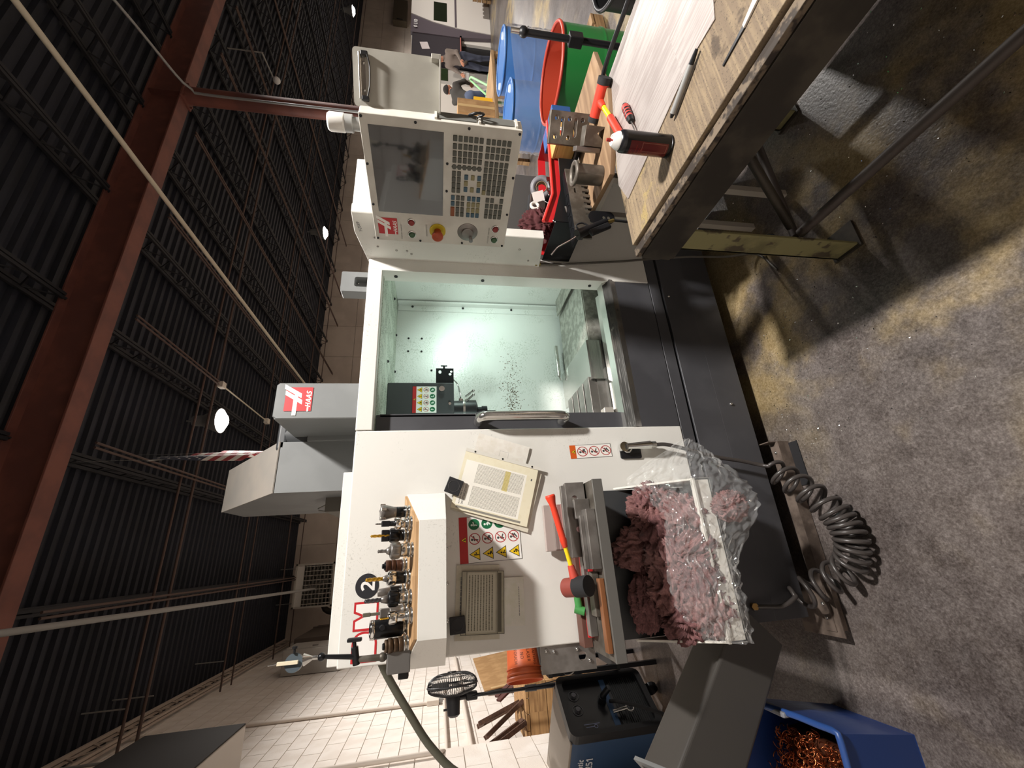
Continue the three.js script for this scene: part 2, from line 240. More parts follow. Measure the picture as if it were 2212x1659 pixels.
// unit heaters and boxes high on the left
{
  const t = thing('unit_heater', 'grey unit heater with a louvre grille hanging near the back wall', 'heater', [-0.42, 4.2, -12.1]), m = mat(0x9b948a, 0.6);
  obj('cabinet', [bx(-0.5, 0.5, 0.88, 0.92, -0.62, 0), bx(-0.5, 0.5, 0, 0.04, -0.62, 0), bx(-0.5, -0.46, 0.04, 0.88, -0.62, 0), bx(0.46, 0.5, 0.04, 0.88, -0.62, 0), bx(-0.5, 0.5, 0, 0.92, -0.64, -0.62)], m, t); obj('grille_frame', [bx(-0.5, 0.5, 0.88, 0.92, 0, 0.05), bx(-0.5, 0.5, 0, 0.04, 0, 0.05), bx(-0.5, -0.46, 0, 0.92, 0, 0.05), bx(0.46, 0.5, 0, 0.92, 0, 0.05)], mat(0xb4ada2, 0.5), t);
  obj('header_plate', bx(-0.46, 0.46, 0.72, 0.88, 0, 0.02), mat(0xd9d4cc, 0.5), t); obj('fan_blade', [T(bx(-0.3, 0.3, -0.05, 0.05, -0.004, 0.004), 0, 0.38, -0.1, 0, 0.4, 0.3), T(bx(-0.05, 0.05, -0.3, 0.3, -0.004, 0.004), 0, 0.38, -0.1, 0.4, 0, 0.3)], mat(0x7d776e, 0.5, 0.3), t);
  for (let i = 0; i < 8; i++) obj('louvre', bx(-0.46, 0.46, 0.05 + i * 0.085, 0.075 + i * 0.085, 0.01, 0.045), mat(0x7d776e, 0.4, 0.4), t); for (let i = 0; i < 9; i++) obj('fin', bx(-0.42 + i * 0.105, -0.405 + i * 0.105, 0.04, 0.72, 0.02, 0.05), mat(0xcfc8bd, 0.35, 0.5), t);
  obj('hanger', [rod([-0.4, 0.92, -0.3], [-0.4, 1.38, -0.3], 0.01), rod([0.4, 0.92, -0.3], [0.4, 1.38, -0.3], 0.01)], MPG, t);
  obj('flue_pipe', tube([[-0.3, 0.3, -0.5], [-0.62, 0.2, -0.4], [-0.75, -0.5, -0.35], [-0.85, -1.3, -0.3]], 0.07, 24, 10), mat(0x4c4640, 0.5, 0.4), t);
}
{
  const t = thing('wall_heater', 'large dark box heater hung under the joists at the lower left corner', 'heater', [-1.3, 3.12, -3.3]);
  obj('body', bx(-0.2, 0.19, 0, 0.7, -1.02, 0.6, 0.01), mat(0xbdb5ac, 0.6), t); obj('intake_screen', bx(-0.18, 0.18, 0.7, 0.712, -1.0, 0.58), mat(0x1a1614, 0.9), t); obj('side_skin', bx(0.19, 0.2, 0.004, 0.7, -1.018, 0.6), mat(0x241f1c, 0.9), t);
  obj('hanger', [rod([0.1, 0.7, -0.9], [0.1, 2.48, -0.9], 0.01), rod([-0.1, 0.7, -0.9], [-0.1, 2.48, -0.9], 0.01)], MPG, t);
}
{
  const e = thing('electric_cabinet', 'pale grey electrical cabinet on the left wall behind the indicator arm', 'cabinet', [-1.6, 3.42, -9.9]);
  obj('body', bx(-0.212, 0.2, 0, 1.03, -0.35, 0.35, 0.01), mat(0xa8a39c, 0.55), e); obj('door', bx(0.2, 0.212, 0.04, 0.99, -0.31, 0.31, 0.004), mat(0xb2ada6, 0.5), e); obj('latch', bx(0.212, 0.235, 0.45, 0.55, 0.2, 0.24), MST, e);
  const d = thing('ventilation_duct', 'dark brown rectangular duct above the pale electrical cabinet', 'duct', [-1.62, 3.75, -11.9]); obj('run', bx(-0.2, 0.22, 0, 0.9, -1.0, 1.0, 0.01), mat(0x5b5048, 0.6), d); obj('joint_band', bx(-0.2, 0.24, -0.02, 0.92, -0.6, -0.55), mat(0x6b5f56, 0.6), d);
}
// wall conduits with boxes
{
  const mk = (pts, label, r = 0.02) => tag(obj('wall_conduit', tube(pts, r, 60, 8, false, 0.1), mat(0xd9cdc1, 0.6)), label, 'conduit');
  mk([[-1.795, 1.78, -6.9], [-1.795, 4.2, -6.95], [-1.795, 5.3, -7.0]], 'painted conduit rising up the block wall from the small outlet box');
  mk([[-1.51, 4.6, -4.45], [-1.51, 3, -4.45], [-1.51, 2, -4.45], [-1.51, 1.62, -4.46], [-1.6, 1.56, -4.7], [-1.79, 1.55, -5.2], [-1.79, 1.55, -7.8]], 'painted conduit that bends off the pilaster and runs along the wall behind the fan');
  mk([[-1.795, 1.3, -4.7], [-1.795, 1.3, -7.0], [-1.795, 1.3, -9.5]], 'lower painted conduit running level along the wall behind the fan', 0.026);
  const b = thing('outlet_box', 'small white outlet box on the wall beside the tool shelf', 'outlet box', [-1.82, 1.62, -6.9]); obj('box', bx(0, 0.06, 0, 0.16, -0.06, 0.06, 0.005), mat(0xe2d8cc, 0.6), b); obj('plug', bx(0.02, 0.06, -0.06, 0, -0.02, 0.03), MGALV, b);
}
// ---------- prints
const RED = '#c0272d';
function drawHaas(g, x, y, s, bg = RED, fg = '#f4f1ec') {                // red square with the slanted H standing over its edge
  g.save(); g.translate(x, y); g.scale(s / 100, s / 100);
  g.fillStyle = bg; g.fillRect(0, 0, 100, 100); g.fillStyle = fg;
  const P = (a) => { g.beginPath(); a.forEach(([u, v], i) => (i ? g.lineTo(u, v) : g.moveTo(u, v))); g.closePath(); g.fill(); };
  P([[94, -6], [113, -6], [73, 60], [54, 60]]); P([[68, -1], [87, -1], [46, 64], [27, 64]]); P([[-18, 31], [52, 31], [43, 46], [-18, 46]]); P([[60, 34], [84, 34], [76, 47], [52, 47]]);
  g.font = 'italic bold 27px sans-serif'; g.textBaseline = 'alphabetic'; g.fillText('HAAS', 14, 96); P([[-2, 84], [18, 84], [16, 90], [-2, 90]]); g.restore();
}
const haasTex = (pad = true) => cv(300, 280, (g) => { g.clearRect(0, 0, 300, 280); drawHaas(g, 60, 45, 200); });
const tri = (g, x, y, s, k) => { g.fillStyle = '#1a1a1a'; g.beginPath(); g.moveTo(x, y - s); g.lineTo(x + s * 1.05, y + s * 0.8); g.lineTo(x - s * 1.05, y + s * 0.8); g.fill(); g.fillStyle = '#eac51e'; g.beginPath(); g.moveTo(x, y - s * 0.82); g.lineTo(x + s * 0.88, y + s * 0.7); g.lineTo(x - s * 0.88, y + s * 0.7); g.fill(); pict(g, x, y + s * 0.25, s * 0.42, k, '#15140f'); };
const pict = (g, x, y, s, k, col) => { g.fillStyle = g.strokeStyle = col; g.lineWidth = s * 0.35; g.beginPath(); g.arc(x - s * 0.2, y - s * 0.7, s * 0.35, 0, 7); g.fill(); g.beginPath(); g.moveTo(x - s * 0.3, y - s * 0.2); g.lineTo(x + s * (k % 2 ? 0.6 : -0.2), y + s * 0.3); g.lineTo(x - s * 0.4, y + s); g.moveTo(x - s * 0.6, y + s * 0.1 * k); g.lineTo(x + s * 0.8, y + s * (k % 3 ? 0.7 : -0.3)); g.stroke(); };
const no = (g, x, y, s, k) => { pict(g, x, y, s * 0.6, k, '#444'); g.strokeStyle = '#a83232'; g.lineWidth = s * 0.14; g.beginPath(); g.arc(x, y, s * 0.9, 0, 7); g.moveTo(x - s * 0.6, y + s * 0.6); g.lineTo(x + s * 0.6, y - s * 0.6); g.stroke(); };
const must = (g, x, y, s, k) => { g.fillStyle = '#17653f'; g.beginPath(); g.arc(x, y, s * 0.95, 0, 7); g.fill(); pict(g, x, y, s * 0.55, k, '#dfe8e0'); };
const warnA = cv(360, 480, (g, w, h) => { g.fillStyle = '#222'; g.fillRect(0, 0, w, h); g.fillStyle = '#e8e6e2'; g.fillRect(3, 3, w - 6, h - 6); g.fillStyle = '#b02a2a'; g.fillRect(0, 0, w, 64); tri(g, w / 2, 34, 22, 1); for (let r = 0; r < 4; r++) { const y = 118 + r * 102; tri(g, 66, y, 46, r); no(g, 184, y, 46, r); must(g, 298, y, 46, r); } });
const warnB = cv(400, 320, (g, w, h) => { g.fillStyle = '#e4e4de'; g.fillRect(0, 0, w, h); g.fillStyle = '#b02a2a'; g.fillRect(0, 0, w, 50); tri(g, w / 2, 27, 18, 1); for (let c = 0; c < 4; c++) { const x = 52 + c * 98; tri(g, x, 96, 38, c); no(g, x, 182, 38, c); must(g, x, 266, 38, c); } });
const warnC = cv(110, 320, (g, w, h) => { g.fillStyle = '#333'; g.fillRect(0, 0, w, h); g.fillStyle = '#efece6'; g.fillRect(3, 3, w - 6, h - 6); g.fillStyle = '#cf5a1e'; g.fillRect(0, 0, w, 46); tri(g, w / 2, 26, 18, 1); for (let r = 0; r < 3; r++) no(g, w / 2, 96 + r * 90, 42, r + 1); });
const dmTex = cv(640, 200, (g, w, h) => {
  g.clearRect(0, 0, w, h); g.lineJoin = 'miter'; g.lineWidth = 16; g.strokeStyle = RED; g.fillStyle = '#f3f0ec';
  g.beginPath(); g.moveTo(14, 14); g.lineTo(130, 14); g.quadraticCurveTo(206, 20, 206, 100); g.quadraticCurveTo(206, 180, 130, 186); g.lineTo(14, 186); g.closePath(); g.fill(); g.stroke();
  g.beginPath(); g.moveTo(226, 186); g.lineTo(226, 14); g.lineTo(290, 14); g.lineTo(320, 84); g.lineTo(350, 14); g.lineTo(414, 14); g.lineTo(414, 186); g.closePath(); g.fill(); g.stroke();
  g.fillStyle = '#26262a'; g.beginPath(); g.arc(534, 96, 92, 0, 7); g.fill(); g.fillStyle = '#efece8'; g.font = 'bold 150px sans-serif'; g.textAlign = 'center'; g.textBaseline = 'middle'; g.fillText('2', 534, 104);
});
// ---------- the machining centre
const FZ = -1.75;
const mill = thingW('milling_machine', 'large white and dark grey vertical milling machine with its door open', 'milling machine', [0.87, 0, -2.3]);
{
  const m = mill;
  // left front panel, header, right front panel
  const lp = obj('front_panel', bx(-0.33, 0.511, 0.503, 1.987, FZ - 0.04, FZ, 0.006), MW, m, 'white front panel left of the door opening');
  decal('model_mark', 0.29, 0.09, dmTex, lp, [-0.175, 1.9, FZ + 0.001], [0, 0, 0], { alpha: true, label: 'red outlined DM and a white 2 in a black disc' });
  decal('warning_sticker', 0.172, 0.245, warnA, lp, [0.06, 1.442, FZ + 0.001], [0, 0, 0.02], { label: 'safety sticker with red banner and twelve pictograms' });
  decal('warning_sticker', 0.06, 0.196, warnC, lp, [0.4, 0.972, FZ + 0.001], [0, 0, 0.03], { label: 'narrow sticker with orange banner and three prohibition signs' });
  obj('header', bx(0.513, 1.332, 1.92, 1.988, FZ - 0.05, FZ + 0.002, 0.004), MW, m, 'white rail over the door opening');
  const jb = obj('right_jamb', [bx(1.332, 1.345, 0.76, 1.988, FZ - 0.085, FZ - 0.001), bx(1.345, 1.42, 0.76, 1.92, FZ - 0.087, FZ - 0.075)], MW, m);
  for (const y of [1.86, 1.42, 0.83]) obj('bolt', rod([1.333, y, FZ - 0.045], [1.327, y, FZ - 0.045], 0.009, 0.009, 8), MBK, jb);
  obj('front_panel', bx(1.333, 2.07, 0.503, 1.988, FZ - 0.04, FZ, 0.006), MW, m, 'white front panel right of the door opening');
  obj('roof_panel', [bx(-0.33, 0.35, 1.99, 2.03, -2.35, FZ - 0.05, 0.004), bx(-0.33, 2.07, 1.935, 1.96, -2.5, FZ - 0.06)], MW, m);
  obj('side_panel', [bx(-0.33, -0.315, 0.5, 1.98, -3.0, FZ - 0.04), bx(2.055, 2.07, 0.5, 1.98, -3.0, FZ - 0.04)], MW, m);
  // dark lower front
  obj('apron', bx(0.511, 1.34, 0.503, 0.728, FZ - 0.03, FZ - 0.004, 0.003), MDK, m, 'dark grey apron under the door sill');
  obj('apron_strip', bx(-0.33, 2.07, 0.44, 0.5, FZ - 0.04, FZ - 0.003, 0.003), MDK, m);
  const bs = obj('base_panel', [bx(-0.33, 2.07, 0.27, 0.428, FZ - 0.04, FZ, 0.003), T(bx(-0.33, 2.07, -0.165, 0, -0.04, 0, 0.003), 0, 0.272, FZ, 0.03, 0, 0)], MDK, m, 'dark grey base panel near the floor');
  for (const [x, y] of [[1.25, 0.4], [0.62, 0.2], [-0.28, 0.36], [-0.27, 0.2], [0.15, 0.24], [1.7, 0.3]]) obj('bolt', T(new THREE.SphereGeometry(0.008, 8, 6), x, y, FZ), MSS, bs);
  obj('base_casting', bx(-0.25, 1.95, 0.06, 0.5, -3.1, FZ - 0.07), MBKm, m);
  for (const [x, z] of [[-0.1, -1.95], [1.8, -1.95], [-0.1, -2.9], [1.8, -2.9], [0.85, -2.0]]) obj('levelling_foot', [rod([x, 0, z], [x, 0.02, z], 0.06), rod([x, 0.02, z], [x, 0.06, z], 0.02)], MBKs, m);
  obj('door_sill', [ext([[FZ - 0.075, 0.70], [FZ - 0.004, 0.70], [FZ + 0.004, 0.732], [FZ - 0.02, 0.77], [FZ - 0.075, 0.775]], 0.83).applyMatrix4(new THREE.Matrix4().makeBasis(V(0, 0, 1), V(0, 1, 0), V(-1, 0, 0))).translate(1.342, 0, 0)], MSS, m, 'bright stainless door sill');
  // enclosure inside
  const bk = obj('back_liner', bx(0.1, 1.63, 0.55, 1.93, -2.5, -2.48), MWin, m, 'pale splashed back panel inside the enclosure');
  obj('corner_flange', [bx(1.56, 1.615, 0.72, 1.915, -2.48, -2.472), bx(1.6, 1.612, 0.72, 1.915, -2.48, -2.43)], MWin, bk);
  for (let i = 0; i < 4; i++) obj('bolt', T(new THREE.SphereGeometry(0.008, 8, 6), 1.59, 0.8 + i * 0.34, -2.47), MBK, bk);
  obj('hatch', bx(1.265, 1.342, 1.772, 1.825, -2.481, -2.478, 0.002), MWin, bk); for (const [x, y] of [[1.255, 1.84], [1.35, 1.84], [1.255, 1.755], [1.35, 1.755], [1.12, 1.69]]) obj('bolt', T(new THREE.SphereGeometry(0.007, 8, 6), x, y, -2.478), MBK, bk);
  obj('right_liner', bx(1.62, 1.64, 0.55, 1.93, -2.5, FZ - 0.05), MWin, m, 'pale right side panel inside the enclosure');
  obj('left_liner', bx(0.08, 0.1, 0.55, 1.93, -2.5, FZ - 0.1), MWin, m);
  const rl = obj('roof_liner', bx(0.1, 1.63, 1.918, 1.93, -2.5, FZ - 0.05), MWmesh, m, 'stained speckled roof panel inside the enclosure');
  for (const [x, z] of [[1.5, -2.25], [1.35, -2.44], [1.1, -2.46], [1.0, -2.1]]) obj('bolt', T(new THREE.SphereGeometry(0.009, 8, 6), x, 1.917, z), MBK, rl);
  obj('chip_pan', [bx(0.1, 1.63, 0.52, 0.56, -2.5, FZ - 0.03), T(bx(0.1, 1.63, -0.01, 0, 0, 0.18), 0, 0.7, FZ - 0.2, 0.5, 0, 0)], MSTD, m);
  // rust coloured chips stuck on the back panel
  { const g = []; for (let i = 0; i < 320; i++) { const c = i < 190, x = c ? 0.93 + (rnd() + rnd() + rnd() - 1.5) * 0.12 : rr(0.85, 1.25), y = 1.175 + (rnd() + rnd() + rnd() - 1.5) * (c ? 0.045 : 0.09), s = rr(0.0015, 0.0045); g.push(T(new THREE.BoxGeometry(s * 1.6, s, 0.001), x, y, -2.4795, 0, 0, rr(0, 3))); } const k = obj('stuck_chips', g, mat(0x6b5844, 0.7, 0.2), bk, 'brown metal chips stuck in a level band'); k.userData.kind = 'stuff'; }
  // work lights behind the front frame
  for (const [x, y, z, tx, ty, tz, s] of [[1.47, 1.55, -1.87, 0.75, 1.1, -2.5, 1], [0.34, 1.5, -1.85, 1.25, 1.2, -2.15, 0.75]]) {
    const w = obj('work_light', [bx(x - 0.05, x + 0.05, y - 0.08, y + 0.08, z, z + 0.03, 0.008)], MBK, m);
    const e = obj('lens', bx(x - 0.042, x + 0.042, y - 0.072, y + 0.072, z - 0.004, z), new THREE.MeshStandardMaterial({ color: 0xffffff, emissive: WORK.color, emissiveIntensity: 8 }), w, 'glowing cool white lens'); e.castShadow = false;
    const L = new THREE.SpotLight(WORK.color, WORK.cd * s, 0, 1.35, 0.5, 2); L.position.set(x - 0.87, y, z - 0.03 + 2.3); L.target.position.set(tx - 0.87, ty, tz + 2.3); L.castShadow = true; L.shadow.radius = 2.5; L.name = 'work_light_beam'; L.target.name = 'work_light_target'; m.add(L, L.target);
  }
  // roof mounted grey sensor box, spindle head, way cover over the column
  const sb = obj('cable_box', [ext(shape(rrect(0.125, 0.19, 0.008), [rrect(0.062, 0.075, 0.012).map(([x, y]) => [x, y - 0.01])]), 0.07).translate(1.4, 2.065, -2.02), bx(1.365, 1.435, 1.99, 2.12, -2.02, -2.0)], MGR, m, 'small grey box with a square recess above the header');
  for (const [x, y] of [[1.38, 2.03], [1.42, 2.03], [1.38, 2.08], [1.42, 2.08]]) obj('bolt', T(new THREE.SphereGeometry(0.007, 8, 6), x, y, -1.998), MSS, sb);
  const hd = obj('spindle_head', [ext([[0.697, 1.565], [0.892, 1.565], [0.892, 2.455], [0.88, 2.468], [0.71, 2.468], [0.697, 2.45]], 0.02, [], 0.004).translate(0, 0, -2.17), bx(0.699, 0.89, 1.57, 1.95, -2.46, -2.16), bx(0.699, 0.89, 1.95, 2.462, -2.75, -2.16)], MGR, m, 'grey spindle head cover rising above the header');
  obj('head_lower_cover', [bx(0.694, 0.895, 1.562, 1.916, -2.47, -2.146, 0.004)], MDK2, m, 'dark cover on the lower spindle head');
  decal('maker_mark', 0.195, 0.182, haasTex(), hd, [0.795, 2.357, -2.147], [0, 0, 0], { alpha: true, label: 'red square with white slanted H and HAAS' });
  decal('warning_sticker', 0.152, 0.127, warnB, m, [0.796, 1.72, -2.144], [0, 0, 0], { label: 'sticker of twelve pictograms on the spindle head' });
  obj('head_plug', [rod([0.855, 1.628, -2.147], [0.855, 1.628, -2.132], 0.016), rod([0.77, 1.585, -2.147], [0.77, 1.585, -2.138], 0.008, 0.008, 8)], MCHR, m);
  obj('spindle_motor', [rod([0.72, 2.3, -2.62], [0.72, 2.52, -2.62], 0.12, 0.12, 24), bx(0.62, 0.82, 2.5, 2.56, -2.72, -2.5, 0.02)], MDK2, m);
  obj('head_rear_box', bx(0.668, 0.745, 1.98, 2.39, -2.6, -2.48, 0.006), MGR, m);
  const sp = obj('spindle', [rod([0.765, 1.565, -2.26], [0.765, 1.51, -2.26], 0.062, 0.062, 28), rod([0.765, 1.5, -2.26], [0.765, 1.435, -2.26], 0.066, 0.066, 28), rod([0.765, 1.435, -2.26], [0.765, 1.425, -2.26], 0.066, 0.04, 28)], MBK, m, 'black spindle nose');
  obj('coolant_ring', [rod([0.765, 1.51, -2.26], [0.765, 1.498, -2.26], 0.075, 0.075, 28), bx(0.82, 0.845, 1.485, 1.53, -2.29, -2.25, 0.004)], MSS, sp);
  obj('collet_chuck', [rod([0.765, 1.425, -2.26], [0.765, 1.4, -2.26], 0.026, 0.026, 20), rod([0.765, 1.4, -2.26], [0.765, 1.37, -2.26], 0.031, 0.031, 16), rod([0.765, 1.37, -2.26], [0.765, 1.32, -2.26], 0.006, 0.006, 10)], MBKs, sp, 'dark collet chuck with a thin cutter');
  for (const [a, b] of [[0.83, 0.87], [0.8, 0.845]]) obj('coolant_nozzle', [rod([a + 0.01, 1.495, -2.22], [b, 1.45, -2.2], 0.006), T(new THREE.SphereGeometry(0.009, 8, 6), b, 1.45, -2.2)], MSS, sp);
  const br = obj('nozzle_bracket', ext(shape([[0.893, 1.562], [0.987, 1.562], [0.987, 1.66], [0.893, 1.66]].map(([x, y]) => [x, y]), [slot(0.965, 1.638, 0.022, 0.016), circ(0.968, 1.575, 0.007), circ(0.952, 1.582, 0.008)]), 0.004).translate(0, 0, -2.16), MBKs, m, 'dark bracket plate beside the spindle head');
  obj('wing_knob', [rod([0.987, 1.615, -2.16], [1.0, 1.615, -2.16], 0.006), bx(1.0, 1.008, 1.597, 1.633, -2.164, -2.156, 0.003)], MBK, br);
  obj('coolant_tube', tube([[0.93, 1.57, -2.17], [0.91, 1.54, -2.2], [0.87, 1.525, -2.23], [0.845, 1.52, -2.25]], 0.004, 20, 6), MSS, br);
  // table, way covers
  obj('table_way_cover', [bx(1.07, 1.62, 0.80, 0.812, -2.42, -1.97), bx(1.07, 1.62, 0.71, 0.805, -1.975, -1.965), T(bx(1.5, 1.62, 0, 0.004, -0.4, 0), 0, 0.83, -1.99)], mat(0xffffff, 0.5, 0.5, { map: mottle(0xb8b6ae, 0x94928a, 20, 4, 2) }), m, 'grimy sheet-metal way cover right of the table');
  obj('table_end_cover', [bx(0.84, 1.075, 0.822, 0.834, -2.44, -1.95), bx(0.84, 1.075, 0.725, 0.83, -1.955, -1.945)], MSS, m, 'bright sheet-metal cover over the table end');
  const tb = obj('table', [bx(0.12, 0.86, 0.755, 0.80, -2.35, -1.96)], MST, m, 'steel machine table with slots');
  for (let i = 0; i < 4; i++) obj('table_land', bx(0.12, 0.86, 0.80, 0.845, -2.35 + i * 0.1, -2.268 + i * 0.1, 0.002), MST, tb);
  obj('saddle_cover', [bx(0.12, 0.9, 0.6, 0.755, -1.98, -1.93), T(bx(0.6, 1.34, 0, 0.01, -0.1, 0), 0, 0.71, -1.83, 0.3, 0, 0)], MSS, m);
  obj('table_stop', [bx(0.62, 0.66, 0.76, 0.81, -1.95, -1.9, 0.003)], mat(0xcfc6be, 0.4, 0.5), m);
  const dp = obj('drip_tube', [rod([1.06, 0.86, -2.42], [1.28, 0.86, -2.42], 0.012, 0.012, 10), rod([1.06, 0.86, -2.42], [1.03, 0.85, -2.42], 0.007)], MSS, m);
  // sliding door, mostly behind the left panel
  const dr = obj('sliding_door', [bx(0.1, 0.597, 0.765, 1.915, FZ - 0.075, FZ - 0.05, 0.003), bx(0.585, 0.6, 0.77, 1.9, FZ - 0.1, FZ - 0.05, 0.002)], MDK, m, 'dark grey sliding door pushed left behind the panel');
  obj('grip_recess', [bx(0.57, 0.6, 1.07, 1.48, FZ - 0.05, FZ - 0.04, 0.002), T(bx(-0.012, 0.012, -0.04, 0, 0, 0.03), 0.575, 1.475, FZ - 0.05, 0, 0.4, 0.3)], MDK2, dr);
  obj('door_handle', [tube([[0.552, 1.47, -1.79], [0.552, 1.47, -1.72], [0.552, 1.452, -1.694], [0.552, 1.42, -1.688], [0.552, 1.27, -1.686], [0.552, 1.13, -1.688], [0.552, 1.1, -1.694], [0.552, 1.08, -1.72], [0.552, 1.08, -1.79]], 0.02, 60, 16, false, 0.3)], MSS, dr, 'round stainless door handle');
  // grey boxed covers standing behind the header on the left
  const cvr = obj('column_cover', (() => { const tp = ext([[-2.5, 1.98], [-2.5, 2.53], [-3.25, 3.1], [-3.6, 3.1], [-3.6, 1.98]], 0.285); tp.applyMatrix4(new THREE.Matrix4().makeBasis(V(0, 0, 1), V(0, 1, 0), V(-1, 0, 0))); tp.translate(0.67, 0, 0); return [tp]; })(), MGR, m, 'tall grey boxed cover above the machine with a sloping top');
  obj('sloped_lid', T(bx(0.384, 0.671, 0, 0.006, -0.945, 0), 0, 2.532, -2.497, 0.649, 0, 0), MTAN, cvr, 'dusty tan sloping lid');
  obj('cable_clip', tube([[0.36, 2.35, -2.9], [0.33, 2.4, -2.92], [0.32, 2.25, -2.95], [0.36, 2.12, -2.95]], 0.005, 20, 6), MPG, cvr);
  obj('rear_cover', bx(0.3, 0.4, 1.98, 2.32, -3.3, -2.75, 0.004), mat(0x5c574f, 0.6), m);
  // box behind the pendant that carries it
  const bxp = obj('pendant_mount', [ext([[FZ - 0.01, 1.118], [FZ + 0.217, 1.145], [FZ + 0.217, 1.9], [FZ + 0.3, 1.92], [FZ + 0.3, 2.02], [FZ + 0.18, 2.027], [FZ - 0.06, 1.99]], 0.05, [], 0.003).applyMatrix4(new THREE.Matrix4().makeBasis(V(0, 0, 1), V(0, 1, 0), V(-1, 0, 0))).translate(1.45, 0, 0), bx(1.45, 1.73, 1.8, 2.02, FZ, FZ + 0.29, 0.004)], MW, m, 'white box beside the door that carries the control pendant');
  decal('handwriting', 0.09, 0.03, cv(240, 80, (g, w, h) => { g.clearRect(0, 0, w, h); g.fillStyle = '#2a2a2a'; g.font = 'italic 52px sans-serif'; g.fillText('Y-2649', 20, 58); }), bxp, [1.3985, 2.0, -1.53], [0, -Math.PI / 2, 0.1], { alpha: true });
  for (const [y, z] of [[1.94, -1.6], [1.935, -1.66], [1.85, -1.68], [1.8, -1.68], [1.78, -1.7], [1.25, -1.62], [1.19, -1.7]]) obj('bolt', T(new THREE.SphereGeometry(0.006, 8, 6), 1.399, y, z), MSS, bxp);
}
